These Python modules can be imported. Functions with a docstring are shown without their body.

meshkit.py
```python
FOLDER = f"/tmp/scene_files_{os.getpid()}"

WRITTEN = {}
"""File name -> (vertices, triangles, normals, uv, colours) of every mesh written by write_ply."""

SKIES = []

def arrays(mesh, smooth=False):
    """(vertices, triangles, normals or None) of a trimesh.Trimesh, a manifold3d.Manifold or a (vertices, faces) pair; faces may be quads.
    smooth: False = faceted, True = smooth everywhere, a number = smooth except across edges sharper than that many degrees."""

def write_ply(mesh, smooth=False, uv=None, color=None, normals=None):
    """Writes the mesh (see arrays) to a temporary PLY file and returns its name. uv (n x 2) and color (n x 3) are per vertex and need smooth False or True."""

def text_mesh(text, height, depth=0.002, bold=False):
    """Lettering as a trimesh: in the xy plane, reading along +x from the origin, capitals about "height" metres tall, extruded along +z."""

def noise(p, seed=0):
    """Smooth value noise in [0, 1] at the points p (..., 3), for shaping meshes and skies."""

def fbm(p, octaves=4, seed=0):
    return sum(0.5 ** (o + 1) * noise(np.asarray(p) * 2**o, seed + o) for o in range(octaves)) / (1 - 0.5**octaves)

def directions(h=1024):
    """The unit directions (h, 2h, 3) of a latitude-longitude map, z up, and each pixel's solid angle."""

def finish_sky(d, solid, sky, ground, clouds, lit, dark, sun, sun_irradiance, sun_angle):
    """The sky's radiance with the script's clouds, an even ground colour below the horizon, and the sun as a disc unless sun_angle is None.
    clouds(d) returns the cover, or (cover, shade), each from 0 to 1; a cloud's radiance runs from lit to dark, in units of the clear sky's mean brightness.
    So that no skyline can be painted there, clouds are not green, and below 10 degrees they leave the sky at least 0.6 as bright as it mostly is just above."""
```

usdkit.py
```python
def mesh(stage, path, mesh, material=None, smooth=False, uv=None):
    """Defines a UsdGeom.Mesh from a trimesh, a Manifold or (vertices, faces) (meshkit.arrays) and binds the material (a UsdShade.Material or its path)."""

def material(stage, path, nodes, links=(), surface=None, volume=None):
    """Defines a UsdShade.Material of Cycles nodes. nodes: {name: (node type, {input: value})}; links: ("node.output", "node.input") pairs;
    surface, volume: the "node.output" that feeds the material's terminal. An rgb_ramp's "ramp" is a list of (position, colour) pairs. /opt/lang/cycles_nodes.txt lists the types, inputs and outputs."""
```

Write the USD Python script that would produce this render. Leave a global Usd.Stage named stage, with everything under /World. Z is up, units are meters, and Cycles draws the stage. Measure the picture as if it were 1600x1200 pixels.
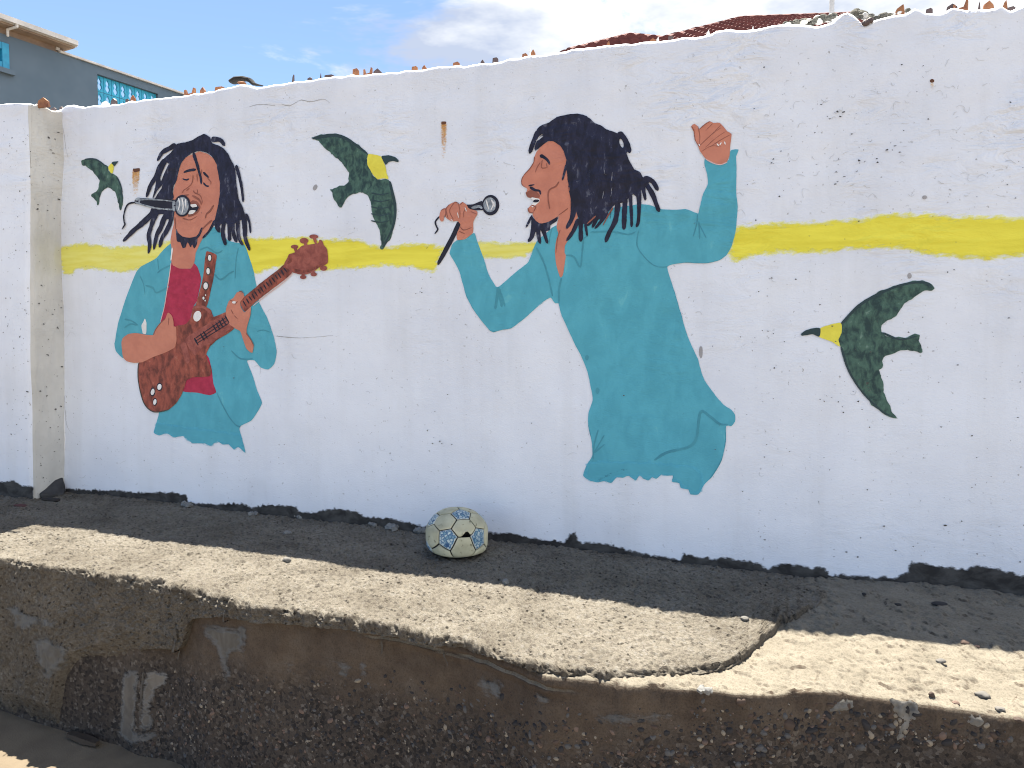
import math, random
import numpy as np
import trimesh, shapely
from scipy.spatial import Delaunay, cKDTree
from shapely.geometry import Polygon, LineString, Point
from shapely.ops import unary_union
from shapely import affinity
from pxr import Usd, UsdGeom, UsdLux, UsdShade, Gf, Sdf, Vt
import usdkit, meshkit

random.seed(7)
rng = np.random.default_rng(7)
stage = Usd.Stage.CreateInMemory()
UsdGeom.SetStageUpAxis(stage, UsdGeom.Tokens.z)
UsdGeom.SetStageMetersPerUnit(stage, 1.0)
UsdGeom.Xform.Define(stage, '/World')
UsdGeom.Scope.Define(stage, '/World/Looks')

# ---------------------------------------------------------------- camera, sky, sun, exposure
FOC = 1180.0                      # focal length in pixels of a 1600 px wide picture
YAW, PITCH = math.radians(19.4), math.radians(3.0)
CAM = np.array([0.0, -2.7, 1.4])
EXPOSURE = 1.82
SUN_DIR = np.array([-0.18, 0.25, 1.0]); SUN_DIR /= np.linalg.norm(SUN_DIR)
SUN_I, SKY_S = 1.25, 0.056

fw = np.array([-math.sin(YAW) * math.cos(PITCH), math.cos(YAW) * math.cos(PITCH), -math.sin(PITCH)])
rt = np.array([math.cos(YAW), math.sin(YAW), 0.0])
upv = np.cross(rt, fw)
cam = UsdGeom.Camera.Define(stage, '/World/camera')
cam.CreateHorizontalApertureAttr(36.0)
cam.CreateVerticalApertureAttr(27.0)
cam.CreateFocalLengthAttr(36.0 * FOC / 1600)
cam.CreateClippingRangeAttr(Gf.Vec2f(0.05, 2000))
cam.CreateExposureAttr(EXPOSURE)
M = np.eye(4); M[0, :3], M[1, :3], M[2, :3], M[3, :3] = rt, upv, -fw, CAM
cam.AddTransformOp().Set(Gf.Matrix4d(M.tolist()))

dome = UsdLux.DomeLight.Define(stage, '/World/sky')
dome.GetPrim().SetCustomDataByKey('kind', 'structure')
az = math.radians(-27)
sky_mat = usdkit.material(stage, '/World/Looks/sky_look', {
    'sky': ('sky_texture', {'sky_type': 'single_scattering', 'sun_disc': False, 'sun_elevation': math.asin(SUN_DIR[2]),
                            'sun_rotation': math.atan2(SUN_DIR[0], SUN_DIR[1]), 'altitude': 20.0, 'air_density': 1.0, 'aerosol_density': 0.35, 'ozone_density': 3.0}),
    'tc': ('texture_coordinate', {}),
    'mp': ('mapping', {'scale': (1.0, 1.0, 2.6)}),
    'n1': ('noise_texture', {'scale': 2.6, 'detail': 8.0, 'roughness': 0.58, 'distortion': 0.25}),
    'n2': ('noise_texture', {'scale': 4.2, 'detail': 7.0, 'roughness': 0.55}),
    'side': ('vector_math', {'math_type': 'dot_product', 'vector2': (math.cos(az), -math.sin(az), 0.0)}),
    'sm': ('math', {'math_type': 'multiply_add', 'value2': 0.68, 'value3': -0.02}),
    'add': ('math', {'math_type': 'add'}),
    'cov': ('map_range', {'range_type': 'smoothstep', 'from_min': 0.515, 'from_max': 0.60, 'to_min': 0.0, 'to_max': 0.97, 'clamp': True}),
    'shade': ('rgb_ramp', {'ramp': [(0.38, (3.1, 3.5, 4.4)), (0.48, (4.9, 5.1, 5.4)), (0.58, (6.8, 6.8, 6.7))]}),
    'mix': ('mix_color', {'use_clamp': False}),
    'bg': ('background_shader', {'strength': SKY_S}),
}, [('tc.generated', 'mp.vector'), ('mp.vector', 'n1.vector'), ('mp.vector', 'n2.vector'), ('tc.generated', 'side.vector1'),
    ('side.value', 'sm.value1'), ('n1.fac', 'add.value1'), ('sm.value', 'add.value2'), ('add.value', 'cov.value'),
    ('n2.fac', 'shade.fac'), ('cov.result', 'mix.fac'), ('sky.color', 'mix.a'), ('shade.color', 'mix.b'), ('mix.result', 'bg.color')],
    surface='bg.background')
UsdShade.MaterialBindingAPI.Apply(dome.GetPrim()).Bind(sky_mat)

sun = UsdLux.DistantLight.Define(stage, '/World/sun')
sun.CreateNormalizeAttr(True); sun.CreateIntensityAttr(SUN_I); sun.CreateAngleAttr(0.53)
sun.CreateColorAttr(Gf.Vec3f(1.0, 0.93, 0.80))
zx = SUN_DIR; xx = np.cross([0, 1, 0], zx); xx /= np.linalg.norm(xx); yx = np.cross(zx, xx)
SM = np.eye(4); SM[0, :3], SM[1, :3], SM[2, :3] = xx, yx, zx
sun.AddTransformOp().Set(Gf.Matrix4d(SM.tolist()))

# ---------------------------------------------------------------- helpers
taken = set()
def numbered(path):
    if path not in taken and not stage.GetPrimAtPath(path):
        taken.add(path); return path
    k = 1
    while f'{path}_{k:03d}' in taken: k += 1
    taken.add(f'{path}_{k:03d}'); return f'{path}_{k:03d}'

def where(parent):
    return '/World' if parent is None else str(parent.GetPath())

def tag(o, label=None, cat=None, group=None, kind=None):
    for k, t in (('label', label), ('category', cat), ('group', group), ('kind', kind)):
        if t: o.SetCustomDataByKey(k, t)
    return o

def thing(name, label, cat, group=None, loc=None):
    x = UsdGeom.Xform.Define(stage, numbered('/World/' + name))
    if loc is not None: x.AddTranslateOp().Set(Gf.Vec3d(*map(float, loc)))
    return tag(x.GetPrim(), label, cat, group)

def obj(name, mesh, mat, parent=None, smooth=False, edge=None, label=None, kind=None, off=None):
    if off is not None and not isinstance(mesh, trimesh.Trimesh):
        mesh = trimesh.Trimesh(*mesh, process=False)
    if off is not None:
        mesh = mesh.copy(); mesh.apply_translation(-np.asarray(off, float))
    m = usdkit.mesh(stage, numbered(where(parent) + '/' + name), mesh, LOOK[mat], smooth=smooth)
    if edge is not None:
        UsdGeom.PrimvarsAPI(m).CreatePrimvar('edge', Sdf.ValueTypeNames.FloatArray, 'vertex').Set(Vt.FloatArray.FromNumpy(np.asarray(edge, np.float32)))
    p = m.GetPrim()
    if label: p.SetCustomDataByKey('label', label)
    if kind: p.SetCustomDataByKey('kind', kind)
    return p

def ray(px, py): return fw + rt * (px - 800) / FOC + upv * (600 - py) / FOC
def on_plane(px, py, p0, n):
    d = ray(px, py); t = np.dot(np.asarray(p0) - CAM, n) / np.dot(d, n); return CAM + t * d
def on_y(px, py, y=0.0): return on_plane(px, py, (0, y, 0), (0, 1, 0))
BA, BB, TILT = -0.0209, 0.6277, 0.04          # wall foot: z = BA x + BB; the ledge drops TILT per metre towards the street
def on_ledge(px, py, dz=0.0): return on_plane(px, py, (0, 0, BB + dz), (-BA, -TILT, 1.0))
def ledge_z(x, y): return BA * x + BB + TILT * y
def ground_z(x): return -0.10 - 0.064 * np.clip(x, -5.0, 3.0)

REG = {'A': (180, 190, 260 / 1486), 'B': (160, 360, .1875), 'C': (160, 520, .1875), 'D': (350, 350, 180 / 1029), 'E': (110, 230, 130 / 1114),
       'F': (470, 190, 180 / 1029), 'G': (790, 160, .2), 'H': (660, 290, .2), 'I': (820, 300, .225), 'J': (1040, 170, 150 / 692),
       'K': (880, 540, 300 / 1440), 'L': (1230, 420, 250 / 1200), 'P': (0, 0, 1.0)}
def Q(r, pts):
    x, y, s = REG[r]
    out = []
    for a, b in pts:
        q = on_y(x + a * s, y + b * s); out.append((q[0], q[2]))
    return out

def grid_faces(nu, nv):
    i, j = np.meshgrid(np.arange(nu - 1), np.arange(nv - 1), indexing='ij')
    a = i * nv + j
    return np.stack([a, a + nv, a + nv + 1, a + 1], -1).reshape(-1, 4)

def wall_relief(x, z):
    """How far the plaster stands proud of the wall's plane (metres, towards the street)."""
    p = np.stack([x, np.zeros_like(x), z], -1)
    rough = np.clip((z - 1.35) / 0.8, 0, 1) * 0.8 + 0.35
    a = (meshkit.noise(p * 2.1, 1) - .5) * .014 + (meshkit.noise(p * 5.3, 2) - .5) * .006
    b = (meshkit.noise(p * np.array([11, 1, 16]), 3) - .5) * .0034 * rough
    c = np.abs(meshkit.noise(p * np.array([22, 1, 34]), 4) - .5) * -.0016 * rough
    return a + b + c

# ---------------------------------------------------------------- materials
LOOK = {}
PLASTER = ({
    'pos': ('geometry', {}),
    'sep': ('separate_xyz', {}),
    'rgh': ('map_range', {'from_min': 1.2, 'from_max': 2.3, 'to_min': 0.12, 'to_max': 1.0, 'clamp': True}),
    'mpw': ('mapping', {'scale': (0.8, 0.8, 2.0), 'rotation': (0.0, 0.12, 0.0)}),
    'na': ('noise_texture', {'scale': 8.0, 'detail': 4.0, 'roughness': 0.5, 'distortion': 0.6}),
    'rk': ('math', {'math_type': 'multiply', 'value2': 13.0}), 'ridge': ('math', {'math_type': 'fraction'}),
    'rs': ('map_range', {'from_min': 0.0, 'from_max': 0.9, 'to_min': 0.0, 'to_max': 1.0, 'clamp': True}), 'rx': ('map_range', {'from_min': -1.2, 'from_max': 0.1, 'to_min': 0.4, 'to_max': 1.0, 'clamp': True}), 'ry': ('math', {'math_type': 'multiply'}),
    'nb': ('noise_texture', {'scale': 150.0, 'detail': 4.0, 'roughness': 0.6}),
    'rm': ('math', {'math_type': 'multiply'}),
    'hs': ('math', {'math_type': 'multiply_add', 'value2': 0.18}),
    'nz': ('noise_texture', {'scale': 3.3, 'detail': 3.0, 'roughness': 0.5}),
    'zm': ('map_range', {'from_min': 0.46, 'from_max': 0.66, 'clamp': True}), 'rz': ('math', {'math_type': 'multiply'}),
    'bmp': ('bump', {'strength': 0.5, 'distance': 0.010, 'use_object_space': False}),
}, [('pos.position', 'sep.vector'), ('sep.z', 'rgh.value'), ('pos.position', 'mpw.vector'), ('mpw.vector', 'na.vector'), ('na.fac', 'rk.value1'), ('rk.value', 'ridge.value1'), ('sep.x', 'rx.value'), ('rgh.result', 'ry.value1'), ('rx.result', 'ry.value2'),
    ('ridge.value', 'rs.value'), ('mpw.vector', 'nb.vector'), ('pos.position', 'nz.vector'), ('nz.fac', 'zm.value'), ('zm.result', 'rz.value1'), ('ry.value', 'rz.value2'), ('rs.result', 'rm.value1'), ('rz.value', 'rm.value2'),
    ('nb.fac', 'hs.value1'), ('rm.value', 'hs.value3'), ('hs.value', 'bmp.height'), ('bmp.normal', 'p.normal')])

def paint(name, c, c2=None, feather=0.003, rough=0.62, streak=(9.0, 9.0, 9.0), lo=0.4, hi=0.62, fine=60.0, hi2=None):
    """A coat of paint on the plaster: brush variation, the plaster's relief through it, and a dry-brushed rim."""
    c2 = c2 or tuple(v * 0.82 for v in c)
    n = dict(PLASTER[0]); l = list(PLASTER[1])
    n.update({
        'st': ('mapping', {'scale': streak}),
        'nc': ('noise_texture', {'scale': 1.0, 'detail': 7.0, 'roughness': 0.62, 'distortion': 0.4}),
        'cr': ('rgb_ramp', {'ramp': [(lo, c2), (hi, c)] + ([(hi + .04, c), (hi + .09, hi2)] if hi2 else [])}),
        'p': ('principled_bsdf', {'roughness': rough, 'specular_ior_level': 0.35}),
        'at': ('attribute', {'attribute': 'edge'}),
        'ne': ('noise_texture', {'scale': fine, 'detail': 5.0, 'roughness': 0.7}),
        'nm': ('math', {'math_type': 'multiply_add', 'value2': -2.0 * feather, 'value3': (0.62 if feather >= .01 else 1.0) * feather}),
        'ea': ('math', {'math_type': 'add'}),
        'er': ('map_range', {'from_min': -0.25 * feather, 'from_max': 0.35 * feather, 'clamp': True}),
        'tr': ('transparent_bsdf', {}),
        'mx': ('mix_closure', {}),
    })
    l += [('pos.position', 'st.vector'), ('st.vector', 'nc.vector'), ('nc.fac', 'cr.fac'), ('cr.color', 'p.base_color'), ('mpw.vector', 'ne.vector'), ('ne.fac', 'nm.value1'),
          ('at.fac', 'ea.value1'), ('nm.value', 'ea.value2'), ('ea.value', 'er.value'), ('er.result', 'mx.fac'), ('tr.BSDF', 'mx.closure1'), ('p.BSDF', 'mx.closure2')]
    LOOK[name] = usdkit.material(stage, '/World/Looks/' + name, n, l, surface='mx.closure')

def plain(name, c, c2=None, scale=12.0, rough=0.8, bump=0.0, bscale=80.0, dist=0.004, lo=0.35, hi=0.65, metallic=0.0, detail=6.0):
    c2 = c2 or tuple(v * 0.75 for v in c)
    n = {'pos': ('geometry', {}), 'n': ('noise_texture', {'scale': scale, 'detail': detail, 'roughness': 0.6}), 'cr': ('rgb_ramp', {'ramp': [(lo, c2), (hi, c)]}),
         'p': ('principled_bsdf', {'roughness': rough, 'metallic': metallic})}
    l = [('pos.position', 'n.vector'), ('n.fac', 'cr.fac'), ('cr.color', 'p.base_color')]
    if bump:
        n.update({'nb': ('noise_texture', {'scale': bscale, 'detail': 5.0, 'roughness': 0.65}), 'bm': ('bump', {'strength': bump, 'distance': dist})})
        l += [('pos.position', 'nb.vector'), ('nb.fac', 'bm.height'), ('bm.normal', 'p.normal')]
    LOOK[name] = usdkit.material(stage, '/World/Looks/' + name, n, l, surface='p.BSDF')

# white plaster: faint dirt and yellowed streaks
n = dict(PLASTER[0]); l = list(PLASTER[1])
n.update({'p': ('principled_bsdf', {'roughness': 0.7, 'specular_ior_level': 0.3}),
          'd1': ('noise_texture', {'scale': 2.2, 'detail': 7.0, 'roughness': 0.65}),
          'stk': ('mapping', {'scale': (9.0, 9.0, 0.9)}), 'd2': ('noise_texture', {'scale': 1.0, 'detail': 6.0, 'roughness': 0.6}),
          'c1': ('rgb_ramp', {'ramp': [(0.3, (0.655, 0.68, 0.745)), (0.6, (0.735, 0.76, 0.82))]}),
          'c2': ('rgb_ramp', {'ramp': [(0.28, (0.94, 0.935, 0.925)), (0.5, (1, 1, 1))]}),
          'd3': ('noise_texture', {'scale': 70.0, 'detail': 3.0, 'roughness': 0.6}),
          'c3': ('rgb_ramp', {'ramp': [(0.25, (0.55, 0.53, 0.5)), (0.34, (1, 1, 1))]}),
          'crk': ('rgb_ramp', {'ramp': [(0.0, (0.93, 0.925, 0.91)), (0.08, (1, 1, 1))]}),
          'crm': ('mix_color', {'blend_type': 'multiply'}),
          'm1': ('mix_color', {'blend_type': 'multiply', 'fac': 1.0}), 'm2': ('mix_color', {'blend_type': 'multiply', 'fac': 1.0})})
l += [('pos.position', 'd1.vector'), ('pos.position', 'stk.vector'), ('stk.vector', 'd2.vector'), ('d1.fac', 'c1.fac'), ('d2.fac', 'c2.fac'), ('pos.position', 'd3.vector'), ('d3.fac', 'c3.fac'),
      ('c1.color', 'm1.a'), ('c2.color', 'm1.b'), ('m1.result', 'm2.a'), ('c3.color', 'm2.b'), ('m2.result', 'crm.a'), ('rs.result', 'crk.fac'), ('crk.color', 'crm.b'), ('rz.value', 'crm.fac'), ('crm.result', 'p.base_color')]
LOOK['white_plaster'] = usdkit.material(stage, '/World/Looks/white_plaster', n, l, surface='p.BSDF')
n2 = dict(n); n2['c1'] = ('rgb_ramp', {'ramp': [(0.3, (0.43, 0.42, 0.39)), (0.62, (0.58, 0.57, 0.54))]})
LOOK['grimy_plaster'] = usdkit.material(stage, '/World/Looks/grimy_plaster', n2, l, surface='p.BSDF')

TEAL, TEAL2 = (0.085, 0.375, 0.47), (0.070, 0.33, 0.42)
paint('teal_paint', TEAL, TEAL2, streak=(16, 16, 9), lo=.40, hi=.6, hi2=(0.115, 0.42, 0.49))
paint('teal_ragged_paint', TEAL, TEAL2, feather=0.02, fine=45)
paint('teal_dark_paint', (0.058, 0.28, 0.35), (0.045, 0.23, 0.30), feather=0.0025)
paint('skin_paint', (0.56, 0.215, 0.14), (0.49, 0.18, 0.118), feather=0.002, streak=(12, 12, 12))
paint('skin_dark_paint', (0.27, 0.09, 0.06), feather=0.002)
paint('ink_paint', (0.016, 0.015, 0.03), (0.008, 0.009, 0.02), feather=0.002)
paint('hair_paint', (0.014, 0.015, 0.04), (0.006, 0.006, 0.018), feather=0.003, streak=(45, 45, 22), lo=0.4, hi=0.56, hi2=(0.07, 0.075, 0.11))
paint('red_paint', (0.42, 0.026, 0.07), (0.33, 0.016, 0.05), feather=0.003, streak=(22, 22, 22))
paint('guitar_paint', (0.32, 0.08, 0.052), (0.12, 0.03, 0.022), feather=0.003, streak=(30, 30, 16), lo=0.38, hi=0.58, hi2=(0.40, 0.15, 0.10))
paint('guitar_light_paint', (0.34, 0.10, 0.075), (0.22, 0.055, 0.042), feather=0.002, streak=(30, 30, 30))
paint('bird_paint', (0.06, 0.125, 0.095), (0.017, 0.042, 0.042), feather=0.004, streak=(42, 42, 26), lo=0.40, hi=0.58, hi2=(0.13, 0.21, 0.17))
paint('bird_dark_paint', (0.024, 0.05, 0.055), feather=0.003)
paint('yellow_paint', (0.78, 0.70, 0.08), (0.68, 0.60, 0.06), feather=0.004, streak=(14, 14, 14))
paint('stripe_paint', (0.82, 0.74, 0.075), (0.72, 0.63, 0.05), feather=0.03, streak=(3, 3, 26), fine=38)
paint('pale_stripe_paint', (0.78, 0.74, 0.20), (0.72, 0.66, 0.11), feather=0.025, streak=(3, 3, 26), fine=38)
paint('white_paint', (0.82, 0.80, 0.78), feather=0.0015)
paint('grey_paint', (0.36, 0.40, 0.44), (0.16, 0.18, 0.21), feather=0.002, streak=(60, 60, 60))
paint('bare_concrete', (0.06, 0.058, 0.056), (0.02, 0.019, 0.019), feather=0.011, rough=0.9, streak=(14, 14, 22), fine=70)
paint('pink_paint', (0.72, 0.48, 0.46), feather=0.002)
paint('rust', (0.62, 0.36, 0.12), (0.45, 0.20, 0.06), feather=0.02, streak=(30, 30, 12), fine=110)
paint('rust_core', (0.12, 0.045, 0.02), feather=0.003, fine=160)
paint('pit_dark', (0.07, 0.065, 0.06), feather=0.0018, fine=120)
paint('ridge_shade_grey', (0.60, 0.615, 0.64), (0.50, 0.51, 0.53), feather=0.001, fine=200)
paint('smudge_grey', (0.36, 0.35, 0.36), feather=0.004)
paint('cement_grey', (0.13, 0.118, 0.104), (0.075, 0.068, 0.06), feather=0.03, rough=0.95, streak=(11, 11, 6), fine=40)
paint('lime_stain', (0.105, 0.10, 0.092), (0.07, 0.064, 0.056), feather=0.045, rough=0.95, streak=(25, 25, 9), fine=26)
paint('hairline', (0.36, 0.355, 0.35), (0.25, 0.245, 0.24), feather=0.001, fine=130)
paint('crack_dark', (0.06, 0.055, 0.05), feather=0.0015, fine=130)

plain('shard_clay', (0.30, 0.125, 0.05), (0.17, 0.06, 0.03), scale=30, rough=0.7, bump=.3)
plain('shard_dark', (0.09, 0.06, 0.055), scale=30, rough=0.5)
plain('shard_white', (0.72, 0.70, 0.66), scale=20, rough=0.8)
plain('rubble', (0.15, 0.145, 0.125), (0.06, 0.06, 0.05), scale=18, rough=0.95, bump=.6, bscale=60)
plain('black_plastic', (0.012, 0.012, 0.013), scale=10, rough=0.95)

# ---------------------------------------------------------------- the ground and the far setting
plain('street_sand', (0.18, 0.143, 0.098), (0.14, 0.11, 0.075), scale=9, rough=0.95, bump=.5, bscale=180, dist=.004)
gx = np.unique(np.concatenate([np.linspace(-400, -8, 30), np.linspace(-8, 6, 90), np.linspace(6, 400, 30)]))
gy = np.unique(np.concatenate([np.linspace(-400, -4, 30), np.linspace(-4, 0.4, 45), np.linspace(0.4, 400, 30)]))
X, Y = np.meshgrid(gx, gy, indexing='ij')
Z = ground_z(X) + (meshkit.noise(np.stack([X * 2.5, Y * 2.5, X * 0], -1), 5) - .5) * .02
obj('street', (np.stack([X, Y, Z], -1).reshape(-1, 3), grid_faces(len(gx), len(gy))), 'street_sand', smooth=True, kind='structure')

# ---------------------------------------------------------------- the painted wall
wall = thing('painted_wall', 'long white plastered wall with two painted singers, swallows and a yellow stripe', 'wall')
TOP_PX = [(60, 174), (92, 169), (100, 163), (112, 162), (130, 166), (150, 163), (170, 162), (200, 157), (215, 155), (240, 152), (270, 150), (288, 147), (320, 142), (350, 137),
          (372, 132), (385, 130), (400, 135), (430, 130), (458, 126), (500, 121), (530, 118), (555, 115), (600, 112), (640, 108), (680, 103), (720, 100), (760, 96), (800, 90),
          (850, 83), (890, 76), (930, 72), (980, 67), (1020, 63), (1060, 58), (1085, 57), (1110, 52), (1120, 47), (1150, 45), (1180, 44), (1220, 38), (1250, 37), (1275, 39),
          (1300, 33), (1314, 20), (1325, 17), (1335, 22), (1345, 32), (1352, 37), (1362, 31), (1390, 24), (1415, 18), (1430, 12), (1445, 17), (1470, 16), (1490, 9), (1510, 14),
          (1530, 12), (1555, 10), (1565, 5), (1580, 14), (1600, 6)]
tp = np.array([on_y(*p) for p in TOP_PX])
def wall_top(x):
    base = np.interp(x, tp[:, 0], tp[:, 2], left=tp[0, 2], right=tp[-1, 2])
    x = np.asarray(x, float)
    return np.where(x > tp[-1, 0], tp[-1, 2] - 0.021 * (x - tp[-1, 0]), base) + (meshkit.noise(np.stack([x * 28, x * 0, x * 0], -1), 9) - .5) * .007

def wall_sheet(xs, x_of, front_y, top_of, foot_of, nz, thick, seed):
    """Front, rounded top and back of a wall, as one sheet."""
    vs = np.linspace(0, 1, nz)
    r = 0.018
    ang = np.linspace(0, math.pi / 2, 6)[1:]
    rows = []
    for v in vs:
        top = top_of(xs) - r
        z = foot_of(xs) + v * (top - foot_of(xs))
        y = front_y(xs) - wall_relief(xs, z)
        rows.append((z, y))
    z0, y0 = rows[-1]
    for a in ang:
        rows.append((z0 + r * math.sin(a), y0 + r * (1 - math.cos(a))))
    bump_ = (meshkit.noise(np.stack([xs * 40, xs * 0 + 3, xs * 0], -1), seed) - .5)
    for k, dy in enumerate((0.03, 0.07, 0.12, thick - 0.02)):
        bb = (meshkit.noise(np.stack([xs * 30, xs * 0 + 3 + dy * 60, xs * 0], -1), seed) - .5) * .02
        rows.append((z0 + r - 0.004 - dy * .08 + bb * (dy > .05) - .012 * (dy > .1), y0 * 0 + front_y(xs) + dy))
    rows.append((foot_of(xs), y0 * 0 + front_y(xs) + thick))
    V = np.stack([np.stack([x_of(xs, z), y, z], -1) for z, y in rows], 1)
    return V.reshape(-1, 3), grid_faces(len(xs), len(rows))

xs = np.unique(np.concatenate([np.arange(-3.32, 1.05, 0.008), np.linspace(1.05, 4.0, 70)]))
v, f = wall_sheet(xs, lambda x, z: x, lambda x: x * 0.0, wall_top, lambda x: BA * x + BB - 0.12, 240, 0.2, 3)
obj('plaster_face', (v, f), 'white_plaster', wall, smooth=True)

# left end: a wall section that steps towards the street
sec = thing('wall_section', 'plain white wall section stepping forward at the left end of the painted wall', 'wall')
cf = [on_y(45, 165, -.154), on_y(52, 762, -.154)]
cb = [on_y(97, 172, 0), on_y(100, 765, 0)]
def corner(z, c): return np.interp(z, [c[1][2], c[0][2]], [c[1][0], c[0][0]])
SEC_TOP = [(-200, 150), (-60, 160), (0, 164), (25, 162.5), (45, 164)]
RET_TOP = [(45, 164), (60, 165), (75, 170), (85, 174), (97, 176)]
s_top = np.array([on_y(a, b, -.154) for a, b in SEC_TOP])
path = np.concatenate([np.linspace(-4.0, 0, 260), np.linspace(0, 1, 34)[1:]])     # <0: along the front, 0..1: along the return
ret_top = [on_plane(a, b, cf[0], np.cross(cb[0] - cf[0], [0, 0, 1]))[2] for a, b in RET_TOP]
rows = []
nz = 230
tops = np.where(path <= 0, np.interp(path + cf[0][0], s_top[:, 0], s_top[:, 2]), np.interp(path, np.linspace(0, 1, len(ret_top)), ret_top))
tops = tops + (meshkit.noise(np.stack([path * 14, path * 0, path * 0 + 4], -1), 4) - .5) * .008
for v in np.linspace(0, 1, nz):
    z = 0.5 + v * (tops - 0.5)
    x0, x1 = corner(z, cf), corner(z, cb)
    rel = wall_relief(path * .6 + 40 + np.clip(path, 0, 1) * .2, z)
    rx = np.where(path <= 0, x0 + path, x0 + (x1 - x0) * path + rel * 1.3)
    ry = np.where(path <= 0, -.154 - rel * 1.0, -.154 + .16 * path)
    k = np.exp(-np.where(path > 0, path * .154, -path) / .012)                                       # knock the arris off
    rx = rx - k * .008; ry = ry + k * .008
    rows.append((rx, ry, z))
rx, ry, z = rows[-1]
for dy, dz in ((.006, .006), (.02, .010), (.08, .004), (.2, -.03), (.34, -.05)):
    rows.append((np.where(path <= 0, rx, rx - dy * .6), np.where(path <= 0, ry + dy, ry + dy * .3), z + dz))
V = np.stack([np.stack(r, -1) for r in rows], 1)
split = int(np.argmax(path >= 0))
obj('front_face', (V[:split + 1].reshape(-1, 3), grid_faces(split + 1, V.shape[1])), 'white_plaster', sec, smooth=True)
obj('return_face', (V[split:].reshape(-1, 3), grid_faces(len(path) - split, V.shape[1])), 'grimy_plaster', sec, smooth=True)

# ---------------------------------------------------------------- paint on the wall
def smooth_ring(pts, step=0.006):
    p = np.asarray(pts, float); n = len(p); out = []
    for i in range(n):
        a, b, c, d = p[i - 1], p[i], p[(i + 1) % n], p[(i + 2) % n]
        k = max(2, int(np.linalg.norm(c - b) / step))
        t = np.arange(k)[:, None] / k
        q = .5 * (2 * b + (c - a) * t + (2 * a - 5 * b + 4 * c - d) * t ** 2 + (3 * b - a - 3 * c + d) * t ** 3)
        out.append(.55 * q + .45 * (b + (c - b) * t))
    return np.vstack(out)

def shape(pts, jitter=0.0012, freq=45, seed=0):
    r = smooth_ring(pts)
    p3 = np.stack([r[:, 0], r[:, 1], r[:, 0] * 0 + seed], -1)
    j = np.stack([meshkit.fbm(p3 * freq, 3, 11 + seed), meshkit.fbm(p3 * freq, 3, 57 + seed)], -1) - .5
    return Polygon(r + j * 2 * jitter).buffer(0)

def stroke(pts, w0, w1=None, seed=0, wob=0.15):
    """A brush line along pts with width going from w0 to w1 (metres)."""
    w1 = w0 if w1 is None else w1
    p = np.asarray(pts, float)
    q = [p[0]]
    for i in range(len(p) - 1):
        a, b, c, d = p[max(i - 1, 0)], p[i], p[i + 1], p[min(i + 2, len(p) - 1)]
        k = max(3, int(np.linalg.norm(c - b) / .008))
        t = np.arange(1, k + 1)[:, None] / k
        q.extend(.5 * (2 * b + (c - a) * t + (2 * a - 5 * b + 4 * c - d) * t ** 2 + (3 * b - a - 3 * c + d) * t ** 3))
    q = np.array(q)
    u = np.linspace(0, 1, len(q))
    w = (w0 + (w1 - w0) * u) / 2 * (1 + wob * 2 * (meshkit.noise(np.stack([q[:, 0] * 70, q[:, 1] * 70, u * 0 + seed], -1), 3) - .5))
    w = w * np.clip(.55 + 6 * np.minimum(u, 1 - u), 0, 1)
    parts = [Point(c).buffer(max(r, 4e-4), 6) for c, r in zip(q, w)]
    return unary_union([unary_union([parts[i], parts[i + 1]]).convex_hull for i in range(len(parts) - 1)])

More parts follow.
